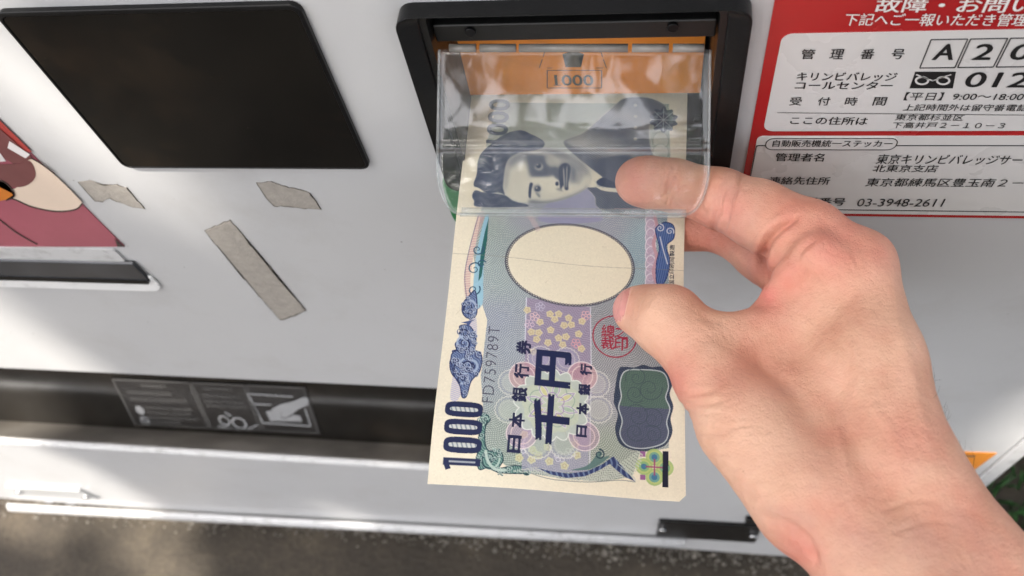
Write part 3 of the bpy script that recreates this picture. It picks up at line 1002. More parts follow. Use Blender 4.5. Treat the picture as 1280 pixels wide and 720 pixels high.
# ------------------------------------------------------------------ banknote
# edge lines of the note measured from the camera (mm, world axes)
BL = np.array([[-62.95, 67.73, -240.83], [-64.21, 142.48, -234.81], [-64.55, 201.4, -225.2], [-64.6, 217.0, -223.6]])
BR = np.array([[12.19, 69.89, -251.99], [10.93, 144.64, -245.97], [11.15, 202.2, -230.6], [11.2, 217.6, -227.4]])
BUk = np.array([0.0, 75.0, 135.3, 151.0])
_uu = np.linspace(-6, 157, 653)
def _sm(P):
    out = []
    for c in range(3):
        y = np.interp(_uu, BUk, P[:, c])
        lo = _uu < 0; y[lo] = P[0, c] + (P[1, c] - P[0, c]) / 75.0 * _uu[lo]
        hi = _uu > 151; y[hi] = P[3, c] + (P[3, c] - P[2, c]) / 15.7 * (_uu[hi] - 151)
        k = np.exp(-0.5 * (np.arange(-16, 17) * 0.25 / 1.6) ** 2); k /= k.sum()
        y2 = np.convolve(y, k, 'same')
        y2[:17] = y[:17]; y2[-17:] = y[-17:]
        out.append(y2)
    return np.array(out).T
_L, _R = _sm(BL), _sm(BR)
def S(u, v):
    """world point of the note's face; u along the note from its outer end, v across, in mm"""
    u = np.asarray(u, float); v = np.asarray(v, float)
    t = v / 76.0
    L = np.stack([np.interp(u, _uu, _L[:, c]) for c in range(3)], -1)
    R_ = np.stack([np.interp(u, _uu, _R[:, c]) for c in range(3)], -1)
    p = L * (1 - t)[..., None] + R_ * t[..., None]
    fade = np.clip((135 - u) / 40.0, 0, 1)
    p[..., 2] += fade * (0.75 * np.sin(v / 15.0 + u / 40.0) + 0.45 * np.sin(u / 11.0 + v / 22.0) - 0.25 * np.cos(v / 9.0))
    p[..., 2] += 2.4 * np.exp(-((u) / 11.0) ** 2) * ((v / 76.0) - 0.4) + 0.9 * np.exp(-((v - 76) / 7.0) ** 2) * np.exp(-((u - 30) / 26.0) ** 2)
    return p / 1000.0 + CAM
def proj(p):
    q = (p - CAM) @ RM
    return np.stack([640 + F * q[..., 0] / q[..., 2], 360 + F * q[..., 1] / q[..., 2]], -1)
def B(pts):
    """where on the note (mm) the photo's pixel lies"""
    pts = np.atleast_2d(np.array(pts, float))
    u = np.clip((610 - pts[:, 1]) * 0.28, 0, 140); v = np.clip((pts[:, 0] - 560) * 0.25, 0, 76)
    for _ in range(25):
        f0 = proj(S(u, v)); fu = (proj(S(u + .5, v)) - f0) / .5; fv = (proj(S(u, v + .5)) - f0) / .5
        e = pts - f0
        det = fu[:, 0] * fv[:, 1] - fu[:, 1] * fv[:, 0]
        du = (e[:, 0] * fv[:, 1] - e[:, 1] * fv[:, 0]) / det
        dv = (fu[:, 0] * e[:, 1] - fu[:, 1] * e[:, 0]) / det
        u = np.clip(u + np.clip(du, -20, 20), -5, 156); v = np.clip(v + np.clip(dv, -20, 20), -30, 110)
    return np.stack([u, v], 1)

K = 12.0                                                  # drawing resolution, samples per mm
NU, NV = int(150 * K), int(76 * K)
IMG = np.empty((NU, NV, 3), np.float32)
gu = (np.arange(NU) + .5) / K
gv = (np.arange(NV) + .5) / K
IMG[:] = (243, 232, 208)
def _win(lo, hi):
    a = max(0, int(lo[0] * K) - 1); b_ = min(NU, int(hi[0] * K) + 2)
    c = max(0, int(lo[1] * K) - 1); d = min(NV, int(hi[1] * K) + 2)
    return a, b_, c, d
def inside(P, uu, vv):
    r = np.zeros(np.broadcast(uu, vv).shape, bool)
    for (u0, v0), (u1, v1) in zip(P, np.roll(P, -1, axis=0)):
        if u0 == u1: continue
        c = ((u0 > uu) != (u1 > uu)) & (vv < (v1 - v0) * (uu - u0) / (u1 - u0) + v0)
        r ^= c
    return r
def put(mask, w, col, a=1.0, tex=None):
    a_, b_, c_, d_ = w
    al = mask.astype(np.float32) * a
    if tex is not None:
        al = al * tex(gu[a_:b_, None], gv[None, c_:d_])
    col = np.asarray(col, np.float32)
    if col.ndim == 3: col = col[a_:b_, c_:d_]
    IMG[a_:b_, c_:d_] += al[..., None] * (col - IMG[a_:b_, c_:d_])
def fill(P, col, a=1.0, tex=None):
    P = np.asarray(P, float)
    w = _win(P.min(0), P.max(0))
    if w[0] >= w[1] or w[2] >= w[3]: return
    put(inside(P, gu[w[0]:w[1], None], gv[None, w[2]:w[3]]), w, col, a, tex)
def stroke(P, wd, col, a=1.0, tex=None, closed=False):
    P = np.asarray(P, float)
    if closed: P = np.vstack([P, P[:1]])
    wd = np.broadcast_to(wd, (len(P),))
    w = _win(P.min(0) - wd.max(), P.max(0) + wd.max())
    if w[0] >= w[1] or w[2] >= w[3]: return
    m_ = np.zeros((w[1] - w[0], w[3] - w[2]), bool)
    for p, q, r0, r1 in zip(P[:-1], P[1:], wd[:-1], wd[1:]):
        mw = max(r0, r1)
        s = _win(np.minimum(p, q) - mw, np.maximum(p, q) + mw)
        if s[0] >= s[1] or s[2] >= s[3]: continue
        uu, vv = gu[s[0]:s[1], None], gv[None, s[2]:s[3]]
        d = q - p
        t = np.clip(((uu - p[0]) * d[0] + (vv - p[1]) * d[1]) / (d @ d + 1e-9), 0, 1)
        dd = np.hypot(uu - p[0] - t * d[0], vv - p[1] - t * d[1])
        m_[s[0] - w[0]:s[1] - w[0], s[2] - w[2]:s[3] - w[2]] |= dd < (r0 + (r1 - r0) * t) / 2
    put(m_, w, col, a, tex)
def tris(V, T_, col, a=1.0, tex=None):
    w = _win(V.min(0), V.max(0))
    m_ = np.zeros((w[1] - w[0], w[3] - w[2]), bool)
    for t in T_:
        p = V[t]
        s = _win(p.min(0), p.max(0))
        if s[0] >= s[1] or s[2] >= s[3]: continue
        uu, vv = gu[s[0]:s[1], None], gv[None, s[2]:s[3]]
        e = [(p[(k + 1) % 3][0] - p[k][0]) * (vv - p[k][1]) - (p[(k + 1) % 3][1] - p[k][1]) * (uu - p[k][0]) for k in range(3)]
        m_[s[0] - w[0]:s[1] - w[0], s[2] - w[2]:s[3] - w[2]] |= ((e[0] >= 0) & (e[1] >= 0) & (e[2] >= 0)) | ((e[0] <= 0) & (e[1] <= 0) & (e[2] <= 0))
    put(m_, w, col, a, tex)
def word(s, u0, u1, v0, v1, col, bold=0.0, a=1.0, spacing=1.0, tex=None):
    """printed characters: reading direction +u, tops towards v0"""
    V, T_ = text_tris(s, min(bold, 0.0), spacing)
    e = max(bold, 0.0) * 8.0
    for du, dv in ([(0, 0)] if e == 0 else [(-e / 2, -e / 2), (e / 2, -e / 2), (-e / 2, e / 2), (e / 2, e / 2), (0, 0)]):
        tris(np.c_[u0 + du + V[:, 0] * (u1 - u0), v1 + dv - V[:, 1] * (v1 - v0)], T_, col, a, tex)
def glyph(ch, px, hu, hv, col, bold=0.02):
    c = B([px])[0]
    word(ch, c[0] - hu, c[0] + hu, c[1] - hv, c[1] + hv, col, bold)
def cl(pts, n=8): return B(np.array(curve_px(pts, n)))
def op(pts, n=8): return B(open_px(pts, n))
def hatch(pitch, ang, duty=0.5, wob=0.0, wl=6.0):
    ca, sa = math.cos(ang), math.sin(ang)
    def f_(u, v):
        x = u * ca + v * sa; y = -u * sa + v * ca
        ph = (x + wob * np.sin(y / wl * 2 * math.pi)) / pitch
        return np.clip((np.abs((ph % 1.0) - .5) * 2 - (1 - duty)) * 4 + .5, 0, 1).astype(np.float32)
    return f_

# tinted ground of the print
ctl = [(610, 290, (172, 192, 188)), (640, 312, (170, 188, 190)), (600, 330, (184, 206, 208)), (620, 345, (180, 200, 206)), (620, 400, (168, 176, 208)),
       (640, 440, (176, 186, 212)), (606, 480, (178, 190, 206)), (625, 540, (172, 188, 178)), (640, 580, (162, 184, 168)), (700, 430, (165, 160, 185)),
       (800, 320, (150, 192, 220)), (812, 300, (155, 200, 226)), (800, 350, (165, 205, 225)), (760, 284, (172, 174, 204)), (700, 270, (174, 176, 204)),
       (660, 272, (172, 172, 198)), (790, 410, (150, 150, 168)), (760, 400, (150, 148, 165)), (760, 450, (160, 156, 172)), (752, 500, (180, 172, 190)),
       (760, 560, (170, 182, 162)), (740, 590, (188, 195, 172)), (800, 440, (150, 150, 162)), (640, 160, (196, 206, 188)), (620, 200, (204, 208, 190)),
       (800, 170, (182, 194, 186)), (830, 190, (196, 208, 190)), (680, 255, (166, 168, 200)), (610, 255, (206, 210, 200)), (740, 140, (190, 204, 184))]
cp = B([c[:2] for c in ctl]); cc_ = np.array([c[2] for c in ctl], np.float32)
cc_ = cc_ * .64 + np.array((186, 193, 178), np.float32) * .36
lu, lv = np.linspace(0, 150, 76), np.linspace(0, 76, 39)
wgt = 1.0 / (((lu[:, None, None] - cp[:, 0]) ** 2 + (lv[None, :, None] - cp[:, 1]) ** 2) ** 1.3 + 2.0)
fld = (wgt[..., None] * cc_).sum(2) / wgt.sum(2)[..., None]
iu = np.clip(gu / 2.0, 0, 74.999); iv = np.clip(gv / 2.0, 0, 37.999)
a0 = iu.astype(int); b0 = iv.astype(int); fa = (iu - a0)[:, None, None]; fb = (iv - b0)[None, :, None]
GROUND = (fld[a0][:, b0] * (1 - fa) * (1 - fb) + fld[a0 + 1][:, b0] * fa * (1 - fb) + fld[a0][:, b0 + 1] * (1 - fa) * fb + fld[a0 + 1][:, b0 + 1] * fa * fb).astype(np.float32)
main = B([(622, 128), (608, 180), (604, 240), (600, 275), (592, 320), (600, 372), (609, 400), (601, 470), (604, 510), (604, 560), (640, 588), (700, 598),
          (752, 602), (790, 596), (800, 566), (836, 560), (838, 455), (838, 430), (836, 350), (834, 275), (838, 200), (836, 130)])
fill(main, GROUND, 1.0)
fill(main, GROUND * np.array([.60, .60, .68], np.float32), 0.72, hatch(0.62, 0.9, 0.45, 0.9, 9.0))
fill(main, (250, 248, 238), 0.44, hatch(0.70, -0.6, 0.40, 1.1, 12.0))
fill(main, GROUND * np.array([.66, .70, .66], np.float32), 0.38, hatch(0.55, 0.15, 0.4, 1.4, 15.0))
# left lace strip, blue strip, green spear
fill(cl([(598, 268), (588, 305), (580, 345), (583, 378), (590, 378), (588, 348), (595, 305), (606, 268)]), (206, 158, 160), 0.85, hatch(0.6, 0.0, 0.6))
stroke(op([(599, 266), (587, 310), (581, 345), (584, 376)]), 0.28, (95, 95, 130), 0.7)
fill(cl([(607, 270), (597, 310), (592, 350), (592, 385), (603, 380), (604, 350), (606, 310), (611, 274)]), (160, 202, 220), 0.95)
fill(B([(611, 272), (609, 300), (602, 345), (598, 352), (601, 315), (606, 290)]), (38, 100, 96), 0.95)
def spiral(c, r0, turns, ang, hand, wd, col, a=1.0):
    c = B([c])[0]
    t = np.linspace(0, 1, 60)
    th = ang + hand * turns * 2 * math.pi * t
    r = r0 * (1 - .88 * t)
    stroke(np.c_[c[0] + r * np.cos(th), c[1] + r * np.sin(th)], wd * (1 - .5 * t), col, a)
for p, r, h in (((597, 312), 2.0, 1), ((593, 336), 2.4, -1), ((592, 362), 2.2, 1), ((602, 330), 1.5, -1)):
    spiral(p, r, 1.3, 1.0, h, 0.5, (52, 92, 118))
def z6(x, y): return (530 + x / 6.5, 360 + y / 6.5)
def z5(x, y): return (520 + x / 3.556, 440 + y / 3.556)
NAVY = (76, 92, 136)
orn1 = cl([z6(*p) for p in ((320, 120), (370, 60), (410, 20), (425, 60), (432, 150), (425, 215), (395, 245), (345, 240), (310, 190))], 5)
orn2 = cl([z6(*p) for p in ((290, 310), (350, 300), (390, 330), (422, 400), (412, 500), (392, 570), (420, 620), (402, 690), (330, 730), (250, 725), (214, 660), (215, 585), (252, 552), (230, 512), (262, 500), (255, 450), (300, 410), (298, 360))], 5)
tail = cl([z5(*p) for p in ((165, 0), (282, 0), (285, 80), (245, 130), (225, 195), (205, 200), (195, 150), (165, 90))], 5)
fill(cl([(592, 392), (575, 425), (566, 470), (563, 498), (572, 500), (585, 470), (596, 420)], 6), (190, 186, 212), 0.9, hatch(.6, .3, .7))
for o_ in (orn1, orn2, tail):
    fill(o_, NAVY, 0.96)
    fill(o_, (150, 168, 200), 0.75, hatch(0.75, 1.1, 0.42, 0.5, 4.0))
    stroke(o_, 0.35, (40, 50, 95), 1, closed=True)
fill(B([z6(*p) for p in ((300, 280), (420, 255), (385, 275), (365, 310), (345, 290))]), NAVY)
for p, r, h, an in ((z6(365, 160), 2.6, 1, 0), (z6(325, 450), 2.8, -1, 1), (z6(330, 370), 2.0, 1, 2), (z6(300, 640), 3.2, 1, 0.5), (z6(380, 630), 2.2, -1, 2.5), (z5(225, 60), 2.6, -1, 0.5), (z5(205, 120), 1.8, 1, 1)):
    spiral(p, r, 1.6, an, h, 0.75, (176, 190, 214), 0.9)
    spiral(p, r * .8, 1.2, an + 2.6, h, 0.6, (30, 40, 84), 0.95)
def curls(poly, n, light, dark, r0=.5, r1=1.3):
    lo_, hi_ = poly.min(0), poly.max(0)
    k = 0
    while k < n:
        q = rng.uniform(lo_, hi_)
        if not inside(poly, np.array([q[0]]), np.array([q[1]]))[0]: continue
        r = rng.uniform(r0, r1); a_ = rng.uniform(0, 6.28); h = rng.choice((-1, 1))
        t = np.linspace(0, 1, 22); thh = a_ + h * 1.2 * 2 * math.pi * t; rr = r * (1 - .85 * t)
        P = np.c_[q[0] + rr * np.cos(thh), q[1] + rr * np.sin(thh)]
        stroke(P, .30, dark, .8); stroke(P + .18, .20, light, .85)
        k += 1
for o_, k_ in ((orn1, 10), (orn2, 34), (tail, 14)):
    curls(o_, k_, (196, 206, 224), (34, 44, 88))
# green scroll in the corner
gs = cl([z5(*p) for p in ((288, 285), (312, 275), (330, 300), (310, 330), (306, 400), (325, 440), (372, 436), (388, 480), (372, 515), (440, 505), (500, 517), (508, 538), (440, 540), (370, 536), (318, 516), (282, 522), (268, 480), (276, 430))], 5)
fill(gs, (62, 104, 102), 0.95)
fill(gs, (165, 196, 184), 0.7, hatch(0.7, 0.7, 0.4, 0.4, 4.0))
stroke(gs, 0.32, (34, 66, 78), 1, closed=True)
for p, r, h in ((z5(325, 478), 3.4, 1), (z5(300, 310), 1.4, -1), (z5(490, 527), 1.6, 1)):
    spiral(p, r, 1.8, 0.3, h, 0.6, (190, 212, 200), .9)
    spiral(p, r * .8, 1.4, 2.6, h, 0.5, (30, 62, 72), .95)
curls(gs, 30, (196, 214, 204), (34, 66, 76), .4, 1.1)
stroke(op([z5(310, 440), z5(320, 485), z5(350, 520), z5(395, 525)]), 0.8, (200, 216, 204), .9)

# flower band
band = B([(658, 372), (738, 384), (739, 455), (737, 520), (735, 592), (652, 588), (655, 500), (656, 440)])
bandhi = B([(658, 372), (738, 384), (739, 475), (656, 465)])
fill(band, (168, 168, 186), 0.75)
fill(bandhi, (156, 140, 164), 0.8)
fill(band, (225, 222, 230), 0.30, hatch(0.8, 0.4, 0.35, 0.8, 5.0))
fill(band, (120, 106, 138), 0.26, hatch(0.65, -0.9, 0.35, 0.8, 6.0))
stroke(B([(658, 372), (656, 440)]), 0.35, (225, 225, 235), .9); stroke(B([(738, 384), (739, 455), (737, 585)]), 0.35, (225, 225, 235), .8)
def flower(px, r, col, a=1.0, outline=None):
    c = B([px])[0]; ph = rng.uniform(0, 6)
    th = np.linspace(0, 2 * math.pi, 60)
    rr = r * (0.90 + 0.10 * np.cos(5 * (th - ph)))
    P = np.c_[c[0] + rr * np.cos(th), c[1] + rr * np.sin(th)]
    if outline is None:
        fill(P, col, a)
        stroke(np.c_[c[0] + rr * .45 * np.cos(th), c[1] + rr * .45 * np.sin(th)], 0.18, (170, 140, 110), .5)
    else:
        for k in range(5):
            q = np.c_[c[0] + r * .6 * math.cos(ph + k * 1.2566) + r * .38 * np.cos(th), c[1] + r * .6 * math.sin(ph + k * 1.2566) + r * .38 * np.sin(th)]
            stroke(q, 0.22, outline, a)
YEL = (228, 214, 168)
for x, y in ((285, 195), (350, 195), (320, 235), (425, 225), (445, 275), (390, 280), (525, 250), (210, 255), (290, 315), (500, 345), (145, 330), (200, 335), (185, 385), (350, 375), (405, 365), (270, 410), (380, 425), (520, 455), (115, 165), (160, 478)):
    flower((640 + x / 6, 360 + y / 6), 1.28, YEL, .85)
for x, y, c in ((170, 215, (240, 205, 205)), (555, 205, (240, 190, 190)), (480, 415, (235, 170, 175)), (210, 140, (200, 195, 215)), (130, 270, (225, 200, 215))):
    flower((640 + x / 6, 360 + y / 6), 1.6, None, .9, c)
for x, y in ((430, 550), (515, 535), (425, 605), (525, 615), (670, 520), (680, 580), (465, 580), (385, 465), (355, 595), (610, 640)):
    flower((570 + x / 4.5, 440 + y / 4.5), 1.35, (224, 220, 172), .8)
for x, y in ((585, 590), (640, 570), (385, 540)):
    flower((570 + x / 4.5, 440 + y / 4.5), 1.7, None, .9, (225, 222, 232))
# rosette
rc = B([(690, 506)])[0]
th = np.linspace(0, 2 * math.pi, 400)
def ros(r0, amp, n, ph=0.0, sh=1.0):
    r = r0 + amp * np.abs(np.cos(n * (th - ph) / 2)) ** sh
    return np.c_[rc[0] + r * np.cos(th), rc[1] + r * np.sin(th)]
for i, (px, py, r, c) in enumerate(((640, 478, 4.2, (200, 205, 200)), (636, 512, 4.2, (200, 208, 196)), (745, 480, 4.2, (196, 190, 196)), (748, 512, 4.2, (196, 196, 190)),
                                    (672, 556, 4.2, (190, 205, 180)), (705, 556, 4.2, (190, 205, 180)), (676, 448, 4.0, (178, 172, 200)), (708, 450, 4.0, (178, 172, 200)))):
    c0 = B([(px, py)])[0]
    P = np.c_[c0[0] + r * np.cos(th), c0[1] + r * np.sin(th)]
    for kk in range(3):
        sc_ = (1.0, .84, .66)[kk]
        Q = np.c_[c0[0] + r * sc_ * (1 + .035 * np.cos(22 * th)) * np.cos(th), c0[1] + r * sc_ * (1 + .035 * np.cos(22 * th)) * np.sin(th)]
        fill(Q, c, .25); stroke(Q, (.26, .18, .16)[kk], ((232, 230, 222), (150, 152, 176), (214, 214, 206))[kk], .75)
for px, py, c in ((655, 470, (214, 150, 152)), (652, 542, (196, 158, 190)), (728, 470, (214, 148, 152)), (730, 545, (190, 150, 178))):
    c0 = B([(px, py)])[0]
    for r, al in ((4.6, .46),):
        P = np.c_[c0[0] + r * np.cos(th), c0[1] + r * np.sin(th)]
        fill(P, c, al); stroke(P, .3, (240, 226, 224), .9)
    stroke(np.c_[c0[0] + 3.2 * np.cos(th), c0[1] + 3.2 * np.sin(th)], .35, (236, 214, 210), .8)
fill(ros(10.0, 1.6, 16), (196, 206, 196), .95); stroke(ros(10.0, 1.6, 16), .35, (232, 236, 228), 1)
fill(ros(8.4, .8, 12), (204, 212, 190), .95)
for k in range(8):
    an = k * math.pi / 4 + .2
    for r0, r1, w, c in ((2.0, 8.4, 2.6, (186, 170, 204)), (2.6, 7.2, 1.5, (226, 224, 150) if k % 2 else (176, 206, 170))):
        ax = np.array([math.cos(an), math.sin(an)]); nx = np.array([-ax[1], ax[0]])
        tt = np.linspace(0, 1, 16)
        up = [rc + ax * (r0 + (r1 - r0) * t) + nx * w * .5 * math.sin(math.pi * t) for t in tt]
        dn = [rc + ax * (r0 + (r1 - r0) * t) - nx * w * .5 * math.sin(math.pi * t) for t in tt[::-1]]
        fill(np.array(up + dn), c, .8); stroke(np.array(up + dn), .2, (238, 238, 226), .8)
stroke(ros(6.0, 1.2, 8, .4), .28, (150, 176, 160), .8); stroke(ros(3.0, 1.0, 6), .3, (170, 140, 190), .8)

# watermark oval
ol, orr, ot, obt = B([(632.5, 324), (790.5, 334), (711, 282), (716, 383)])
oc = (ol + orr + ot + obt) / 4
rv, ru = (orr[1] - ol[1]) / 2, (ot[0] - obt[0]) / 2
def oval(k, n=360, wob=0.0, f_=0): 
    t = np.linspace(0, 2 * math.pi, n)
    q = 1 + wob * np.sin(f_ * t)
    return np.c_[oc[0] + ru * k * q * np.sin(t), oc[1] + rv * k * q * np.cos(t)]
fill(oval(1.0), (243, 233, 208))
for ph_ in (0, 1):
    t = np.linspace(0, 2 * math.pi, 900)
    q = 1 + 0.020 * np.sin(64 * t + ph_ * math.pi)
    stroke(np.c_[oc[0] + ru * q * np.sin(t), oc[1] + rv * q * np.cos(t)], .30, (82, 80, 92), .9)
stroke(oval(1.022), .3, (84, 84, 98), .85)
fill(B([(656, 266), (662, 262), (676, 287), (671, 290)]), (212, 186, 186), .85, hatch(.5, .8, .55))

# right edge ornaments
def z4(x, y): return (520 + x / 3.556, 240 + y / 3.556)
for k in range(8):
    y = 120 + k * 40
    c0 = B([z4(1043, y)])[0]
    P = np.c_[c0[0] + 3.0 * np.cos(th), c0[1] + 1.7 * np.sin(th)]
    fill(P, (208, 178, 202), .85, hatch(.5, .5, .75)); stroke(P, .3, (240, 232, 240), .9)
stroke(op([z4(1062, 110), z4(1072, 170), z4(1056, 230), z4(1070, 290), z4(1056, 350), z4(1066, 400)]), 1.1, (206, 160, 170), .9)
ro = cl([z4(*p) for p in ((1066, 160), (1105, 135), (1145, 150), (1146, 205), (1112, 240), (1128, 300), (1118, 370), (1096, 410), (1070, 405), (1068, 320), (1082, 250), (1070, 200))], 5)
fill(ro, (56, 84, 146), .97); fill(ro, (150, 176, 214), .6, hatch(.6, 1.4, .35)); stroke(ro, .3, (34, 50, 110), 1, closed=True)
spiral(z4(1085, 160), 1.4, 1.4, 0, 1, .4, (215, 222, 235)); spiral(z4(1128, 175), 1.4, 1.4, 2, -1, .4, (215, 222, 235))
stroke(op([z4(1085, 200), z4(1100, 260), z4(1118, 320)]), .35, (225, 230, 240), .9)
u_a, u_b = B([(839.5, 356)])[0], B([(839.5, 306)])[0]
word('国立印刷局製造', u_a[0], u_b[0], u_a[1] - .8, u_a[1] + .8, (70, 70, 80), .01, .9)

# numerals, serial, titles
p0, p1 = B([(575, 585)])[0], B([(578, 509)])[0]
vt, vb = B([(553, 555)])[0][1], B([(601, 555)])[0][1]
fill(np.array([(p0[0] + .7, vt + .6), (p0[0] + 2.9, vt + .6), (p0[0] + 2.9, vb + .3), (p0[0] + .7, vb + .3)]), (34, 42, 80))
fill(np.array([(p0[0] - .7, vt + 1.6), (p0[0] + 1.5, vt + .6), (p0[0] + 1.5, vt + 2.2), (p0[0] - .2, vt + 3.2)]), (34, 42, 80))
fill(np.array([(p0[0] + 1.55, vt + 2.4), (p0[0] + 2.05, vt + 2.4), (p0[0] + 2.05, vb - 1.2), (p0[0] + 1.55, vb - 1.2)]), (205, 208, 205), .8)
for k in range(3):
    ua = p0[0] + 4.3 + k * 5.45
    c0 = np.array([ua + 2.45, (vt + vb) / 2 + .3 - .3 * k])
    sup = lambda a, b_: np.c_[c0[0] + a * np.sign(np.cos(th)) * np.abs(np.cos(th)) ** .55, c0[1] + b_ * np.sign(np.sin(th)) * np.abs(np.sin(th)) ** .55]
    fill(sup(2.40, (vb - vt) / 2), (34, 42, 80))
    fill(sup(.68, (vb - vt) / 2 - 1.5), (212, 214, 208))
    fill(sup(.68, (vb - vt) / 2 - 1.5), (90, 104, 120), .6, hatch(1.3, 1.2, .35))
p0, p1 = B([(611, 503)])[0], B([(618, 408)])[0]
v0 = B([(607, 460)])[0][1]
word('FD759789T', p0[0], p1[0], v0 - .2, v0 + 3.3, (74, 72, 92), -.012, 1.0, 1.12)
for ch, px in zip('日本銀行券', ((643, 555), (646, 525), (649.5, 493), (652, 464), (654.5, 434))):
    glyph(ch, px, 2.2 if ch != '日' else 2.5, 2.2 if ch != '日' else 1.9, (32, 36, 74), .045)
for ch, px in zip('日本銀行', ((727, 539), (728.5, 511), (730.5, 487), (732.5, 462))):
    glyph(ch, px, 1.7, 1.75 if ch != '日' else 1.5, (32, 36, 74), .045)
glyph('千', (689, 524), 7.4, 5.0, (30, 38, 78), .14)
glyph('円', (691.5, 461), 5.4, 5.0, (30, 38, 78), .14)

# red seal
rs = B([(768.4, 420.5)])[0]
RED = (168, 38, 66)
stroke(np.c_[rs[0] + 6.9 * np.cos(th), rs[1] + 6.9 * np.sin(th)], .42, RED, .95)
for dv_, du_, k in ((-2.2, 1.6, 0), (-2.2, -2.4, 1), (2.0, 1.6, 2), (2.0, -2.4, 3)):
    ch = '總裁之印'[k]
    V, T_ = text_tris(ch)
    for e_ in (-.09, .09):
        tris(np.c_[rs[0] + du_ - 2.05 + e_ + V[:, 1] * 4.2, rs[1] + dv_ - 2.05 + e_ + V[:, 0] * 4.2], T_, RED, .95)

# dark oval plaque
def z8b(x, y): return (740 + x / 3.6, 440 + y / 3.6)
po = cl([z8b(*p) for p in ((120, 78), (150, 66), (190, 70), (230, 58), (270, 68), (310, 66), (345, 92), (362, 140), (350, 190), (366, 245), (354, 300), (362, 360), (335, 415), (290, 436), (230, 446), (165, 436), (122, 408), (104, 345), (116, 280), (98, 225), (104, 160))], 6)
pi_ = cl([z8b(*p) for p in ((150, 86), (230, 80), (318, 92), (344, 150), (332, 205), (350, 255), (336, 315), (344, 365), (318, 412), (230, 434), (158, 420), (126, 370), (136, 310), (120, 250), (132, 200), (126, 140))], 6)
fill(po, (42, 52, 74)); fill(po, (120, 134, 150), .5, hatch(.7, .8, .3, .6, 3))
fill(pi_, (84, 110, 96))
mid = B([z8b(80, 244), z8b(400, 244)])
lowp = pi_[pi_[:, 0] < mid[:, 0].mean()]
fill(lowp, (84, 88, 112))
fill(pi_, (60, 72, 84), .45, hatch(.55, .3, .4, .5, 7))
fill(pi_, (140, 150, 150), .2, hatch(.8, -1.1, .4, .9, 5))
stroke(pi_, .34, (196, 204, 206), .95, closed=True)
for px, r in (((796, 472), 3.6), ((812, 486), 4.0), ((794, 492), 3.0), ((797, 520), 3.8), ((816, 524), 3.6), ((794, 540), 3.0), ((816, 543), 3.0)):
    spiral(z8b((px[0] - 740) * 3.6, (px[1] - 440) * 3.6), r, 1.6, px[0], 1, .3, (60, 74, 84), .55)
# corner flower and black bar
fc = B([(818, 584)])[0]
for k, c in enumerate(((120, 170, 150), (130, 180, 140), (110, 165, 160), (140, 185, 130))):
    an = k * math.pi / 2
    q = fc + 3.1 * np.array([math.cos(an), math.sin(an)])
    for rr, col in ((2.6, (168, 196, 120)), (2.1, (196, 206, 130)), (1.6, c), (.9, (70, 120, 160))):
        fill(np.c_[q[0] + rr * np.cos(th), q[1] + rr * np.sin(th)], col, .9)
for an in np.arange(4) * math.pi / 2:
    stroke(np.array([fc, fc + 2.4 * np.array([math.cos(an), math.sin(an)])]), .5, (170, 80, 120), .9)
for px in ((803.5, 567.5), (803.5, 596.5)):
    q = B([px])[0]; fill(np.array([q + d for d in ((-.8, -.8), (.8, -.8), (.8, .8), (-.8, .8))]), (150, 90, 150), .9)
fill(B([(828.3, 564), (835.6, 564), (835.4, 609.5), (828, 609)]), (30, 30, 52))
# wave along the lower edge
fill(cl([z5(*p) for p in ((430, 530), (560, 545), (660, 568), (790, 575), (930, 560), (985, 575), (880, 480), (770, 535), (640, 540), (540, 512))], 5), (206, 208, 196), .8, hatch(.9, .5, .6, .6, 3))
stroke(op([z5(500, 535), z5(600, 565), z5(760, 578), z5(900, 570), z5(975, 578)]), .25, (110, 120, 120), .7)
wv = B([z5(*p) for p in ((535, 513), (600, 530), (680, 540), (760, 530), (830, 498), (876, 464), (900, 488), (976, 577), (930, 556), (885, 520), (862, 497), (810, 528), (750, 553), (670, 560), (600, 545))])
fill(wv, (50, 62, 108)); fill(wv, (140, 158, 186), .7, hatch(1.6, 1.5, .35, .3, 5))
fill(cl([z5(*p) for p in ((690, 525), (760, 505), (800, 460), (815, 440), (828, 452), (820, 470), (860, 462), (830, 490), (770, 522))], 5), (92, 124, 120), .9)
spiral(z5(815, 455), 1.6, 1.5, 0, 1, .45, (36, 66, 84))
fill(B([z5(*p) for p in ((895, 500), (985, 440), (1010, 450), (1000, 500), (960, 555))]), (205, 212, 196), .8, hatch(.9, .6, .55))

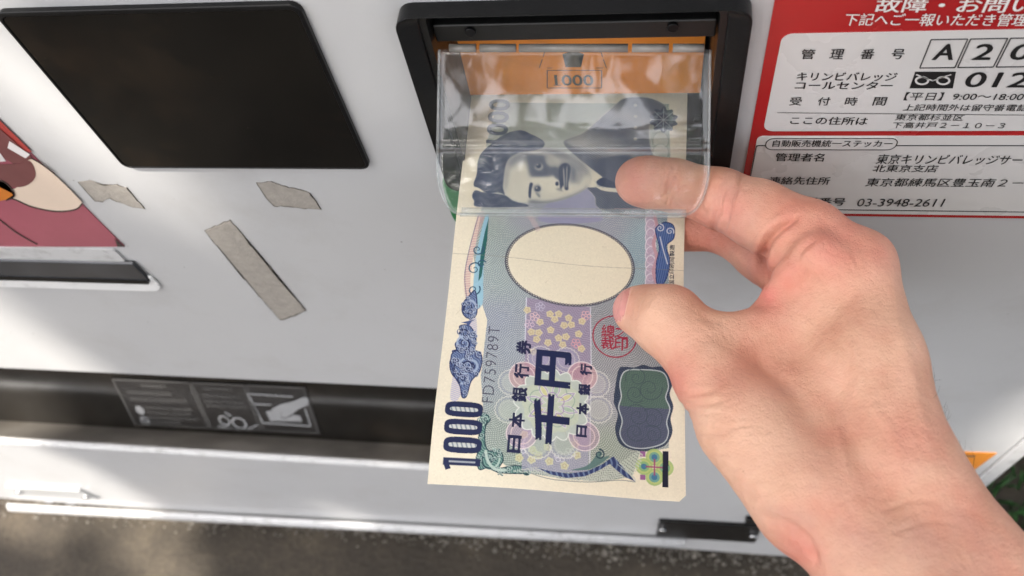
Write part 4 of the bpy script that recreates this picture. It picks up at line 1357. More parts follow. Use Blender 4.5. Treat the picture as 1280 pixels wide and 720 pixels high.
# portrait of a man with wavy hair and a moustache (head towards the left edge), cut as tone and engraved lines
def zp(x, y): return (580 + x / 5.818, 160 + y / 5.818)
def zj(x, y): return (580 + x / 4.414, 110 + y / 4.414)
pw = _win((84, -1), (140, 77))
TON = np.zeros((pw[1] - pw[0], pw[3] - pw[2]), np.float32)
COV = np.zeros_like(TON)
def blur(A_, mm):
    s_ = mm * K
    if s_ < .6: return A_
    k = np.exp(-.5 * (np.arange(-int(3 * s_), int(3 * s_) + 1) / s_) ** 2); k /= k.sum()
    A_ = np.apply_along_axis(lambda q: np.convolve(q, k, 'same'), 0, A_)
    return np.apply_along_axis(lambda q: np.convolve(q, k, 'same'), 1, A_)
def tone(pts, val, bl=.25, f_=zp, cover=None, n=6, mod=None):
    global TON, COV
    P = cl([f_(*p) for p in pts], n)
    w = _win(P.min(0) - 3 * bl - .2, P.max(0) + 3 * bl + .2)
    w = (max(w[0], pw[0]), min(w[1], pw[1]), max(w[2], pw[2]), min(w[3], pw[3]))
    m_ = blur(inside(P, gu[w[0]:w[1], None], gv[None, w[2]:w[3]]).astype(np.float32), bl)
    sl_ = (slice(w[0] - pw[0], w[1] - pw[0]), slice(w[2] - pw[2], w[3] - pw[2]))
    v_ = val if mod is None else val + mod(gu[w[0]:w[1], None], gv[None, w[2]:w[3]])
    TON[sl_] += m_ * (v_ - TON[sl_])
    if cover: COV[sl_] = np.maximum(COV[sl_], m_)
def dot(x, y, rx, ry, val, bl=.15):
    tone([(x + rx * math.cos(a_), y + ry * math.sin(a_)) for a_ in np.linspace(0, 6.28, 12, endpoint=False)], val, bl, n=3)
lap = cl([zp(*p) for p in ((600, 555), (720, 525), (840, 475), (905, 430), (960, 520), (985, 570), (980, 680), (560, 680))], 6)
fill(lap, (170, 168, 194), .9); fill(lap, (110, 112, 150), .5, hatch(.55, .9, .4))
tone(((545, 300), (640, 255), (700, 212), (830, 95), (880, 58), (960, 48), (1050, 62), (1120, 110), (1050, 150), (1025, 215), (1030, 320), (1060, 440), (1040, 620), (860, 560), (740, 480), (640, 400)), .60, .25, zj, True, mod=lambda u, v: .10 * np.sin(u / 2.6 + v / 5))
tone(((560, 300), (640, 262), (700, 300), (740, 340), (660, 340)), .42, .8, zj)
tone(((880, 240), (1000, 220), (1200, 200), (1290, 300), (1290, 420), (1120, 430), (1010, 355), (940, 300)), .78, .3)
tone(((885, 425), (960, 430), (1060, 452), (1180, 490), (1300, 560), (1300, 660), (990, 590), (950, 500)), .74, .2, cover=True)
tone(((866, 252), (930, 300), (1008, 358), (985, 378), (955, 392), (970, 420), (940, 432), (870, 425), (905, 385), (925, 365)), .04, .12, cover=True, n=3)
tone(((955, 420), (1010, 432), (1100, 440), (1200, 470), (1120, 468), (1010, 455)), .05, .12, cover=True)
tone(((962, 392), (1008, 360), (1060, 380), (1110, 412), (1120, 438), (1000, 425)), .95, .1, cover=True, n=3)
tone(((285, 470), (285, 330), (305, 240), (370, 180), (480, 150), (600, 140), (720, 170), (820, 225), (880, 268), (928, 360), (905, 425), (840, 472), (720, 522), (600, 547), (480, 547), (380, 532), (310, 492)), .10, .2, cover=True)
tone(((300, 260), (360, 190), (480, 160), (470, 240), (400, 250), (320, 300)), .52, 1.0)
tone(((470, 150), (620, 130), (760, 180), (880, 260), (915, 350), (870, 330), (790, 250), (700, 230), (600, 190)), .54, 1.0)
tone(((690, 250), (800, 240), (860, 300), (850, 380), (780, 400), (700, 330)), .50, .8)
tone(((458, 205), (500, 190), (590, 200), (650, 250), (690, 310), (650, 345), (560, 362), (490, 355), (466, 290)), .72, .6)
tone(((590, 215), (650, 225), (672, 265), (640, 285), (605, 265)), .30, .5)
dot(545, 282, 32, 28, .42, .2); dot(541, 274, 20, 19, .96, .12); dot(535, 266, 6, 6, .3, .08)
tone(((500, 300), (545, 325), (590, 300), (585, 318), (545, 338), (505, 318)), .75, .15)
tone(((495, 365), (600, 362), (662, 370), (668, 440), (640, 480), (560, 420), (500, 415)), .05, .5)
tone(((640, 300), (690, 300), (700, 380), (680, 372), (655, 350)), .72, .3)
dot(676, 405, 12, 16, .92, .12); tone(((668, 440), (690, 455), (720, 462), (700, 440)), .45, .25)
tone(((690, 290), (735, 255), (775, 285), (768, 345), (758, 400), (758, 446), (738, 450), (722, 420), (704, 446), (694, 400)), .88, .18)
for q in (((720, 300), (728, 300), (735, 420), (726, 420)), ((745, 290), (752, 290), (748, 420), (741, 420))):
    tone(q, .35, .15)
tone(((786, 290), (806, 300), (800, 370), (788, 372)), .62, .3); tone(((826, 320), (842, 330), (846, 400), (832, 410)), .30, .5)
tone(((470, 500), (486, 508), (492, 445), (502, 405), (482, 398), (470, 440)), .90, .12)
tone(((500, 420), (545, 408), (566, 440), (552, 468), (515, 470)), .35, .25); dot(535, 442, 22, 20, .92, .12); dot(528, 436, 6, 6, .2, .06)
tone(((520, 472), (548, 478), (556, 508), (540, 500)), .50, .2)
tone(((480, 520), (600, 530), (740, 500), (850, 455), (905, 410), (850, 480), (720, 530), (600, 555), (480, 555)), .55, .5)
tone(((285, 360), (300, 300), (330, 280), (320, 400), (300, 470)), .35, .6)
lock = lambda u, v: .05 * np.sin(u * 2.1 + 2.5 * np.sin(v * .7)) + .05 * np.sin(v * 1.1 + u * .6)
tone(((68, 415), (92, 330), (98, 250), (125, 182), (200, 112), (300, 40), (410, 14), (482, 40), (548, 72), (590, 110), (560, 150), (470, 168), (400, 180), (335, 215), (306, 262), (292, 340), (284, 430), (296, 486), (250, 470), (170, 476), (110, 440)), .84, .15, cover=True, mod=lock)
tone(((58, 492), (82, 452), (150, 468), (290, 486), (360, 530), (460, 556), (440, 575), (105, 575), (72, 530)), .86, .15, cover=True, mod=lock)
pu, pv = gu[pw[0]:pw[1], None], gv[None, pw[2]:pw[3]]
tri = lambda x: np.abs((x % 1.0) - .5) * 2
l1 = tri((pu * .82 + pv * .57 + .25 * np.sin(pv * .5)) / .62)
l2 = tri((pu * .30 - pv * .95 + .3 * np.sin(pu * .45)) / .58)
eng = .62 * TON + .38 * np.maximum(np.clip((TON - l1 * .9) * 4 + .3, 0, 1), np.clip((TON - .35 - l2 * .8) * 4 + .2, 0, 1))
ink = np.array((46, 58, 92), np.float32); pap = np.array((238, 231, 210), np.float32)
pc = pap + np.clip(eng, 0, 1)[..., None] * (ink - pap)
reg = IMG[pw[0]:pw[1], pw[2]:pw[3]]
reg += np.clip(COV, 0, 1)[..., None] * (pc - reg)
for k in range(4):
    flower(zj(946, 95 + k * 62), .7, (188, 194, 190), .8)
def z8(x, y): return (520 + x / 3.368, 100 + y / 3.368)
# dark rosette, lace and the far numeral
rc2 = B([z8(1042, 168)])[0]
for rr, n_, c, a in ((5.0, 10, (54, 66, 92), .95), (3.6, 10, (110, 126, 140), .8), (2.6, 8, (48, 58, 88), .95)):
    r = rr * (0.9 + .1 * np.cos(n_ * th)); fill(np.c_[rc2[0] + r * np.cos(th), rc2[1] + r * np.sin(th)], c, a)
for k in range(8):
    an = k * math.pi / 4
    stroke(np.array([rc2, rc2 + 4.4 * np.array([math.cos(an), math.sin(an)])]), .28, (180, 190, 196), .8)
for k in range(4):
    c0 = B([z8(1030, 255 + k * 50)])[0]; P = np.c_[c0[0] + 3.2 * np.cos(th), c0[1] + 2.6 * np.sin(th)]
    fill(P, (206, 206, 196), .8); stroke(P, .28, (150, 160, 150), .8)
pa_, pb_ = B([(606, 178)])[0], B([(611, 124)])[0]
word('1000', pa_[0], pb_[0], pa_[1] + .5, pa_[1] + 7.5, (62, 72, 100), .05, .9)

fibre = rng.normal(0, 1, (NU // 6 + 1, NV // 6 + 1)).repeat(6, 0).repeat(6, 1)[:NU, :NV]
IMG *= (1 + 0.008 * fibre + 0.012 * rng.normal(0, 1, (NU, NV)))[..., None].astype(np.float32)
# small soil marks and the crease
for k in range(26):
    q = rng.uniform((5, 4), (135, 72)); stroke(np.array([q, q + rng.normal(0, 1.2, 2)]), .12, (170, 150, 120), .35)
stroke(np.c_[75 + .25 * np.sin(np.linspace(0, 9, 60)), np.linspace(0, 76, 60)], .22, (150, 140, 125), .45)

GU, GV = 900, 456
sub = lin(np.clip(IMG, 0, 255)).reshape(GU, NU // GU, GV, NV // GV, 3).mean((1, 3))
# banknote mesh: one colour per little face
uu, vv = np.meshgrid(np.linspace(0, 150, GU + 1), np.linspace(0, 76, GV + 1), indexing='ij')
vtx = S(uu, vv)
# nick the corner that has lost its tip
me = bpy.data.meshes.new('banknote')
nvx = (GU + 1) * (GV + 1)
ii = np.arange(GU)[:, None] * (GV + 1) + np.arange(GV)[None, :]
quads = np.stack([ii, ii + GV + 1, ii + GV + 2, ii + 1], -1).reshape(-1, 4)
cu_ = np.stack([(uu[:-1, :-1] + uu[1:, 1:]) / 2, (vv[:-1, :-1] + vv[1:, 1:]) / 2], -1).reshape(-1, 2)
keep = (cu_[:, 0] + (76 - cu_[:, 1])) > 1.9
quads = quads[keep]
colr = np.c_[sub.reshape(-1, 3)[keep] * 0.83, np.ones(keep.sum())].astype(np.float32)
me.vertices.add(nvx)
me.vertices.foreach_set('co', vtx.reshape(-1).astype(np.float32))
me.loops.add(quads.size)
me.loops.foreach_set('vertex_index', quads.reshape(-1).astype(np.int32))
me.polygons.add(len(quads))
me.polygons.foreach_set('loop_start', (np.arange(len(quads)) * 4).astype(np.int32))
me.polygons.foreach_set('use_smooth', np.ones(len(quads), bool))
me.update(calc_edges=True)
at_ = me.attributes.new('print', 'FLOAT_COLOR', 'FACE')
at_.data.foreach_set('color', colr.reshape(-1))
mt, nt, b = new_mat('banknote_paper')
an_ = N(nt, 'ShaderNodeAttribute', attribute_name='print')
nt.links.new(an_.outputs['Color'], b.inputs['Base Color'])
b.inputs['Roughness'].default_value = 0.62
b.inputs['Specular IOR Level'].default_value = 0.25
tc = N(nt, 'ShaderNodeTexCoord')
nz = N(nt, 'ShaderNodeTexNoise', i_Scale=260.0, i_Detail=4.0)
n3 = N(nt, 'ShaderNodeTexNoise', i_Scale=38.0, i_Detail=3.0)
nt.links.new(tc.outputs['Object'], nz.inputs['Vector']); nt.links.new(tc.outputs['Object'], n3.inputs['Vector'])
b1 = N(nt, 'ShaderNodeBump', i_Strength=0.10, i_Distance=0.0006)
b2 = N(nt, 'ShaderNodeBump', i_Strength=0.22, i_Distance=0.003)
nt.links.new(nz.outputs['Fac'], b1.inputs['Height']); nt.links.new(n3.outputs['Fac'], b2.inputs['Height'])
nt.links.new(b2.outputs[0], b1.inputs['Normal']); nt.links.new(b1.outputs[0], b.inputs['Normal'])
note = link('banknote', me, mt)
tag(note, 'purple and cream 1000 banknote held by the fingers and half pushed into the slot', 'banknote')

# ------------------------------------------------------------------ hand and forearm
# a distance field of tapered joints, blended, then turned into one continuous skin
def J(px, py, d, rpx):
    return np.array([(px - 640.0) / F * d, (py - 360.0) / F * d, d], float), rpx * d / F
def rcone(P, a, b_):
    """distance to a tapered capsule between two joints"""
    (pa, ra), (pb, rb) = a, b_
    ba = pb - pa
    l2 = ba @ ba; rr = ra - rb
    a2 = max(l2 - rr * rr, 1e-6); il2 = 1.0 / l2
    pa_ = P - pa
    y = pa_ @ ba; z = y - l2
    x2 = ((pa_ * l2 - y[:, None] * ba) ** 2).sum(1)
    y2 = y * y * l2; z2 = z * z * l2
    k = np.sign(rr) * rr * rr * x2
    d = (np.sqrt(x2 * a2 * il2) + y * rr) * il2 - ra
    c1 = np.sign(z) * a2 * z2 > k
    c2 = np.sign(y) * a2 * y2 < k
    d = np.where(c2, np.sqrt(x2 + y2) * il2 - ra, d)
    d = np.where(c1, np.sqrt(x2 + z2) * il2 - rb, d)
    return d
def smin(a, b_, k):
    h = np.clip(0.5 + 0.5 * (b_ - a) / k, 0, 1)
    return b_ * (1 - h) + a * h - k * h * (1 - h)
def chain(P, js, k):
    d = None
    for a, b_ in zip(js, js[1:]):
        q = rcone(P, a, b_)
        d = q if d is None else smin(d, q, k)
    return d
index = [J(799, 227, 277, 30), J(812, 228, 276, 31), J(842, 232, 273, 32), J(900, 248, 266, 36.5), J(948, 268, 258, 42), J(1010, 297, 249, 46), J(1066, 338, 243, 47)]
thumb = [J(796, 388, 259, 30), J(812, 392, 256, 34), J(836, 402, 250, 44), J(862, 426, 245, 43), J(889, 470, 238, 44), J(932, 532, 229, 52), J(1005, 625, 214, 62)]
middle = [J(795, 300, 292, 24), J(835, 292, 291, 24), J(868, 287, 290, 25), J(908, 289, 285, 28), J(952, 316, 275, 34), J(1030, 372, 259, 42)]
ring = [J(985, 500, 292, 24), J(965, 465, 305, 26), J(985, 412, 308, 30), J(1040, 395, 282, 38), J(1085, 392, 268, 42)]
little = [J(1035, 520, 290, 22), J(1020, 490, 303, 24), J(1040, 450, 304, 27), J(1085, 430, 286, 34), J(1110, 425, 274, 38)]
palm = [
    (J(1068, 336, 243, 48), J(1092, 450, 228, 56)), (J(1092, 450, 228, 56), J(1138, 600, 208, 62)),        # index side
    (J(1075, 372, 258, 42), J(1100, 480, 244, 54)), (J(1100, 480, 244, 54), J(1135, 610, 222, 64)),
    (J(1080, 392, 268, 38), J(1120, 610, 240, 72)), (J(1095, 425, 274, 34), J(1115, 620, 246, 76)),
    (J(930, 532, 229, 52), J(1024, 628, 214, 62)), (J(1024, 628, 214, 62), J(1108, 705, 203, 78)),          # thumb base
    (J(985, 480, 240, 48), J(1060, 590, 224, 80)),                                                         # muscle in between
    (J(922, 424, 243, 34), J(1036, 396, 243, 36)), (J(1036, 396, 243, 36), J(1060, 480, 234, 66)),          # web
    (J(990, 402, 245, 26), J(1030, 372, 242, 40)),
    (J(1050, 500, 258, 54), J(1090, 640, 238, 70)),                                                        # hollow of the hand
]
arm = [
    (J(1108, 705, 203, 78), J(1305, 960, 176, 104)), (J(1136, 600, 212, 62), J(1335, 880, 186, 100)),
    (J(1130, 640, 236, 78), J(1330, 940, 206, 118)), (J(1305, 960, 176, 104), J(1510, 1230, 158, 145)),
    (J(1335, 880, 186, 100), J(1555, 1160, 168, 155)), (J(1330, 940, 206, 118), J(1535, 1200, 186, 165)),
    (J(1088, 715, 228, 62), J(1305, 1000, 198, 104)),
]
pad = [J(992, 316, 249.5, 33), J(1024, 332, 246, 34)]          # flesh at the root of the index finger
ridge = [J(947, 389, 247, 7), J(968, 366, 243.5, 13), J(990, 340, 240, 17), J(1022, 316, 237, 24), J(1060, 350, 236, 34)]   # edge of the web
def field(P):
    d = None
    for a, b_ in palm:
        q = rcone(P, a, b_); d = q if d is None else smin(d, q, 6.0)
    e = None
    for a, b_ in arm:
        q = rcone(P, a, b_); e = q if e is None else smin(e, q, 7.0)
    d = smin(d, e, 7.0)
    f1 = chain(P, index, 2.5)
    f2 = chain(P, middle, 2.5)
    f3 = np.minimum(chain(P, ring, 2.5), chain(P, little, 2.5))
    f4 = chain(P, thumb, 3.0)
    d = smin(d, f4, 6.0)
    d = smin(d, f1, 4.0)
    d = smin(d, f2, 2.5)
    d = smin(d, f3, 2.5)
    d = smin(d, chain(P, ridge, 2.0), 3.5)
    d = smin(d, chain(P, pad, 2.0), 1.2)
    return d
allj = index + thumb + middle + ring + little + [q for pr in palm + arm for q in pr]
lo = np.min([p - r for p, r in allj], 0) - 6; hi = np.max([p + r for p, r in allj], 0) + 6
H_ = 0.64
BS = 8
nb = np.ceil((hi - lo) / (H_ * BS)).astype(int)
n_ = nb * BS + 1
bc = np.stack(np.meshgrid(*[(np.arange(k) + .5) * BS * H_ for k in nb], indexing='ij'), -1).reshape(-1, 3) + lo
bd = field(bc)
near = np.abs(bd) < BS * H_ * 0.9 + 4.0
G_ = np.repeat(np.repeat(np.repeat(bd.reshape(nb), BS, 0), BS, 1), BS, 2).astype(np.float32)
G_ = np.pad(G_, ((0, 1), (0, 1), (0, 1)), mode='edge')
off = np.stack(np.meshgrid(*[np.arange(BS + 1)] * 3, indexing='ij'), -1).reshape(-1, 3)
bi = np.stack(np.unravel_index(np.nonzero(near)[0], nb), -1)
for s0 in range(0, len(bi), 400):
    idx = (bi[s0:s0 + 400, None, :] * BS + off[None]).reshape(-1, 3)
    G_[idx[:, 0], idx[:, 1], idx[:, 2]] = field(idx * H_ + lo)
def surface_nets(G):
    ng = G < 0
    X, Y, Z = [k - 1 for k in G.shape]
    cnt = np.zeros((X, Y, Z), np.int16); pos = np.zeros((X, Y, Z, 3), np.float32)
    cs = [(i, j, k) for i in (0, 1) for j in (0, 1) for k in (0, 1)]
    s_ = sum(ng[i:i + X, j:j + Y, k:k + Z].astype(np.int8) for i, j, k in cs)
    act = (s_ > 0) & (s_ < 8)
    I = np.stack(np.nonzero(act), -1)
    acc = np.zeros((len(I), 3)); c = np.zeros(len(I))
    for a in cs:
        for ax in range(3):
            if a[ax] == 1: continue
            b_ = list(a); b_[ax] = 1
            ga = G[tuple((I + a).T)]; gb = G[tuple((I + np.array(b_)).T)]
            m_ = (ga < 0) != (gb < 0)
            t = np.where(m_, ga / np.where(m_, ga - gb, 1), 0)
            p = np.array(a, float)[None] + 0 * acc
            p[:, ax] = t
            acc += np.where(m_[:, None], p, 0); c += m_
    V = I + acc / c[:, None]
    vid = -np.ones((X, Y, Z), np.int64); vid[tuple(I.T)] = np.arange(len(I))
    Fc = []
    for ax in range(3):
        o1, o2 = [(1, 2), (2, 0), (0, 1)][ax]
        sl = [slice(1, -1)] * 3; sl[ax] = slice(0, -1)
        A_ = ng[tuple(sl)]
        s2 = list(sl); s2[ax] = slice(1, None)
        B_ = ng[tuple(s2)]
        E = np.stack(np.nonzero(A_ != B_), -1)
        base = E + 1; base[:, ax] -= 1
        fl_ = A_[tuple(E.T)]
        d1 = np.zeros(3, int); d1[o1] = 1
        d2 = np.zeros(3, int); d2[o2] = 1
        q = np.stack([vid[tuple((base - d1 - d2).T)], vid[tuple((base - d2).T)], vid[tuple(base.T)], vid[tuple((base - d1).T)]], 1)
        q[~fl_] = q[~fl_][:, ::-1]
        Fc.append(q)
    return V, np.concatenate(Fc)
HV, HF = surface_nets(G_)
HV = HV * H_ + lo
del G_
# relax the skin a little
edges = np.unique(np.sort(np.concatenate([HF[:, [0, 1]], HF[:, [1, 2]], HF[:, [2, 3]], HF[:, [3, 0]]]), 1), axis=0)
deg = np.bincount(edges.ravel(), minlength=len(HV))[:, None]
def smooth(X, lam):
    A_ = np.zeros_like(X)
    for c in range(X.shape[1]):
        A_[:, c] = np.bincount(edges[:, 0], X[edges[:, 1], c], len(X)) + np.bincount(edges[:, 1], X[edges[:, 0], c], len(X))
    return X + lam * (A_ / deg - X)
for _ in range(4):
    HV = smooth(HV, .5); HV = smooth(HV, -.47)
def vnormals(V, Fq):
    n = np.cross(V[Fq[:, 2]] - V[Fq[:, 0]], V[Fq[:, 3]] - V[Fq[:, 1]])
    o = np.zeros_like(V)
    for k in range(4):
        for c in range(3):
            o[:, c] += np.bincount(Fq[:, k], n[:, c], len(V))
    return o / (np.linalg.norm(o, axis=1)[:, None] + 1e-9)
HN = vnormals(HV, HF)
# creases, tendons and folds: lines on the skin given where they run, pushed in (or out) along the normal
HP = np.stack([640 + F * HV[:, 0] / HV[:, 2], 360 + F * HV[:, 1] / HV[:, 2]], 1)
facing = (HN * HV).sum(1) < 0
def line_dist(P, pts):
    pts = open_px(pts, 6)
    best = np.full(len(P), 1e9)
    tt = np.zeros(len(P))
    L = len(pts) - 1
    for k, (a, b_) in enumerate(zip(pts, pts[1:])):
        d = b_ - a
        t = np.clip(((P - a) @ d) / (d @ d + 1e-9), 0, 1)
        q = np.hypot(*(P - a - t[:, None] * d).T)
        m_ = q < best
        best = np.where(m_, q, best); tt = np.where(m_, (k + t) / L, tt)
    return best, tt
DISP = np.zeros(len(HV))
FLUSH = np.zeros(len(HV))
def crease(pts, depth, width, dmax=None, taper=True, lift=0.35):
    """depth in mm, width in photo pixels"""
    P_ = np.array(pts, float); mg = 6 * width + 4
    ix = np.nonzero(facing & (HP[:, 0] > P_[:, 0].min() - mg) & (HP[:, 0] < P_[:, 0].max() + mg) & (HP[:, 1] > P_[:, 1].min() - mg) & (HP[:, 1] < P_[:, 1].max() + mg))[0]
    d, t = line_dist(HP[ix], pts)
    w = np.exp(-(d / width) ** 2)
    if taper: w = w * np.clip(np.minimum(t, 1 - t) * 5 + .15, 0, 1)
    rim = np.exp(-((d - 2.2 * width) / (1.3 * width)) ** 2) * (np.clip(np.minimum(t, 1 - t) * 5, 0, 1) if taper else 1)
    DISP[ix] += -depth * w + lift * depth * rim
def bulge(px, py, r, h, dmax=None):
    d = np.hypot(HP[:, 0] - px, HP[:, 1] - py)
    ok = facing & ((HV[:, 2] < dmax) if dmax else True)
    DISP[ok] += (h * np.exp(-(d / r) ** 2))[ok]
def flush(px, py, r, a):
    FLUSH[:] = np.maximum(FLUSH, a * np.exp(-(np.hypot(HP[:, 0] - px, HP[:, 1] - py) / r) ** 2))
# index finger
for pts, dp, w in ((((846, 204), (836, 228), (829, 252)), .35, 2.2), (((838, 225), (832, 245)), .25, 1.6), (((850, 208), (844, 225)), .2, 1.5),
                   (((930, 216), (918, 240), (912, 268), (904, 290)), .55, 3.0), (((896, 262), (892, 276), (893, 290)), .6, 3.2),
                   (((915, 226), (903, 246), (900, 268)), .3, 2.4), (((924, 250), (916, 278), (914, 298)), .25, 2.0)):
    crease(pts, dp, w)
crease(((998, 270), (974, 286), (958, 306), (953, 330), (957, 356)), 2.2, 5.0)
crease(((1022, 296), (1004, 312), (996, 326)), .6, 4.0)
# thumb
crease(((786, 362), (781, 380), (778, 396)), .75, 1.7)
for pts in (((812, 361), (800, 378), (795, 398)), ((828, 360), (812, 376), (806, 390)), ((846, 370), (836, 388), (832, 402)), ((856, 382), (848, 398))):
    crease(pts, .16, 1.6)
for pts, dp, w in ((((848, 492), (872, 494), (895, 489)), .40, 3.0), (((852, 502), (880, 506), (905, 500)), .50, 3.0), (((858, 514), (890, 516)), .30, 3.0),
                   (((872, 540), (900, 540), (925, 534)), .30, 3.5), (((886, 566), (915, 566)), .22, 3.5), (((900, 585), (935, 584)), .25, 4.0),
                   (((915, 604), (948, 600)), .22, 4.0), (((930, 622), (965, 615)), .25, 4.0), (((952, 648), (985, 655), (1012, 678), (1022, 712)), .7, 5.0),
                   (((874, 392), (890, 400), (906, 402)), .35, 5.0), (((1030, 640), (1056, 626), (1072, 616)), .2, 2.0),
                   (((1100, 640), (1140, 626), (1180, 628)), .25, 3.0), (((1110, 668), (1160, 652), (1205, 655)), .25, 3.0)):
    crease(pts, dp, w)
bulge(868, 486, 26, 1.0); bulge(1092, 316, 26, 1.2); bulge(1000, 320, 20, .5)
# tendons and veins across the back
for pts, h, w in ((((1110, 330), (1120, 400), (1140, 480), (1160, 560)), -.55, 10), (((930, 430), (985, 470), (1040, 540), (1075, 620)), -.5, 12),
                  (((1060, 420), (1075, 470), (1050, 530), (1060, 600)), -.35, 6), (((1085, 500), (1120, 550), (1130, 620)), -.3, 6)):
    crease(pts, h, w, lift=0.1)
crease(((985, 440), (1030, 470), (1060, 520)), .5, 16, lift=0)
# fine skin wrinkles over the joints: many short faint lines
for k in range(150):
    zone = rng.choice(4, p=(.25, .2, .35, .2))
    cx, cy, sx, sy, an = ((908, 252, 16, 26, 1.75), (838, 230, 8, 20, 1.8), (890, 545, 36, 60, -.1), (1040, 330, 40, 26, .9))[zone]
    x, y = rng.normal(cx, sx * .6), rng.normal(cy, sy * .6)
    l, a = rng.uniform(8, 20), an + rng.normal(0, .18)
    q = np.array([math.cos(a), math.sin(a)]) * l
    crease(((x - q[0], y - q[1]), (x + rng.normal(0, .8), y + rng.normal(0, .8)), (x + q[0], y + q[1])), rng.uniform(.07, .18), 1.5)
HV = HV + HN * DISP[:, None]
HN = vnormals(HV, HF)
for px, py, r, a in ((790, 222, 40, .75), (840, 228, 30, .5), (905, 262, 42, .7), (985, 280, 55, .6), (1040, 300, 60, .8), (1095, 320, 42, .6), (960, 372, 30, .9), (985, 345, 40, .75),
                     (778, 385, 16, .55), (842, 485, 34, .8), (850, 440, 40, .3), (935, 470, 45, .4), (880, 300, 60, .8), (950, 335, 40, .75), (1060, 640, 60, .35), (1000, 690, 40, .7),
                     (1040, 560, 60, .25), (1140, 540, 50, .3), (1180, 660, 60, .3)):
    flush(px, py, r, a)
PALE = np.zeros(len(HV))
for px, py, r, a in ((950, 560, 70, .7), (880, 520, 30, .7), (1040, 500, 60, .4), (1090, 400, 50, .3), (815, 412, 30, .6)):
    PALE = np.maximum(PALE, a * np.exp(-(np.hypot(HP[:, 0] - px, HP[:, 1] - py) / r) ** 2))
NAIL = np.zeros(len(HV))
xe = np.interp(HP[:, 1], [356, 364, 380, 396, 404], [792, 787, 783, 779, 776])
NAIL = np.clip((xe - HP[:, 0]) / 1.6, 0, 1) * ((HP[:, 1] > 357) & (HP[:, 1] < 402) & (HP[:, 0] > 755) & facing)
nail_glint = np.exp(-((HP[:, 0] - xe - 1.2) / 1.3) ** 2) * ((HP[:, 1] > 360) & (HP[:, 1] < 400) & (HP[:, 0] > 755) & facing)  # highlight on the nail's edge, painted as a pale line
PALE = np.maximum(PALE, nail_glint)
HW = (HV / 1000.0) @ RM.T + CAM
me = bpy.data.meshes.new('person')
me.vertices.add(len(HW)); me.vertices.foreach_set('co', HW.reshape(-1).astype(np.float32))
me.loops.add(HF.size); me.loops.foreach_set('vertex_index', HF.reshape(-1).astype(np.int32))
me.polygons.add(len(HF)); me.polygons.foreach_set('loop_start', (np.arange(len(HF)) * 4).astype(np.int32))
me.polygons.foreach_set('use_smooth', np.ones(len(HF), bool))
me.update(calc_edges=True)
for nm, arr in (('flush', FLUSH), ('pale', PALE), ('nail', NAIL)):
    at_ = me.attributes.new(nm, 'FLOAT', 'POINT'); at_.data.foreach_set('value', arr.astype(np.float32))
mt, nt, b = new_mat('skin')
tc = N(nt, 'ShaderNodeTexCoord')
def noise(scale, detail, rough=.6):
    q = N(nt, 'ShaderNodeTexNoise', i_Scale=scale, i_Detail=detail, i_Roughness=rough)
    nt.links.new(tc.outputs['Object'], q.inputs['Vector']); return q.outputs['Fac']
def mixc(fac, c1, c2, blend='MIX'):
    q = N(nt, 'ShaderNodeMix', data_type='RGBA', blend_type=blend)
    if isinstance(fac, float): q.inputs[0].default_value = fac
    else: nt.links.new(fac, q.inputs[0])
    for s_, c in ((6, c1), (7, c2)):
        if isinstance(c, tuple): q.inputs[s_].default_value = c
        else: nt.links.new(c, q.inputs[s_])
    return q.outputs[2]
mott = ramp(nt, noise(70, 6), [(.3, rgb(204, 146, 120)), (.5, rgb(217, 167, 140)), (.7, rgb(228, 182, 156))])
fa_ = N(nt, 'ShaderNodeAttribute', attribute_name='flush').outputs['Fac']
pa2 = N(nt, 'ShaderNodeAttribute', attribute_name='pale').outputs['Fac']
mulf = N(nt, 'ShaderNodeMath', operation='MULTIPLY'); nt.links.new(fa_, mulf.inputs[0])
nr = N(nt, 'ShaderNodeMapRange', i_1=.25, i_2=.75, i_3=.55, i_4=1.0); nt.links.new(noise(110, 4), nr.inputs[0]); nt.links.new(nr.outputs[0], mulf.inputs[1])
c = mixc(mulf.outputs[0], mott, rgb(214, 122, 110))
c = mixc(pa2, c, rgb(231, 186, 160))
red_ = ramp(nt, noise(34, 4), [(.48, (0, 0, 0)), (.68, (.34,) * 3)])
c = mixc(red_, c, rgb(214, 132, 116))
vein = ramp(nt, noise(26, 3), [(.56, (0, 0, 0)), (.66, (.22,) * 3)])
c = mixc(vein, c, rgb(178, 150, 140))
spots = ramp(nt, noise(420, 2), [(.70, (0, 0, 0)), (.80, (.30,) * 3)])
c = mixc(spots, c, rgb(150, 88, 70))
nl_ = N(nt, 'ShaderNodeAttribute', attribute_name='nail').outputs['Fac']
c = mixc(nl_, c, rgb(214, 150, 142))
rg = N(nt, 'ShaderNodeMapRange', i_3=.44, i_4=.24); nt.links.new(nl_, rg.inputs[0])
nt.links.new(c, b.inputs['Base Color'])
b.inputs['Subsurface Weight'].default_value = 0.10
b.inputs['Subsurface Radius'].default_value = (1.0, 0.35, 0.18)
b.inputs['Subsurface Scale'].default_value = 0.0035
nt.links.new(rg.outputs[0], b.inputs['Roughness'])
b.inputs['Specular IOR Level'].default_value = 0.42
vo = N(nt, 'ShaderNodeTexVoronoi', i_Scale=1100.0, feature='DISTANCE_TO_EDGE')
wob = N(nt, 'ShaderNodeMapping'); wob.inputs['Scale'].default_value = (1.0, 0.8, 1.3)
nt.links.new(tc.outputs['Object'], wob.inputs[0]); nt.links.new(wob.outputs[0], vo.inputs['Vector'])
vr = ramp(nt, vo.outputs['Distance'], [(0.0, (0, 0, 0)), (.12, (1, 1, 1))])
b1 = N(nt, 'ShaderNodeBump', i_Strength=.25, i_Distance=.0004)
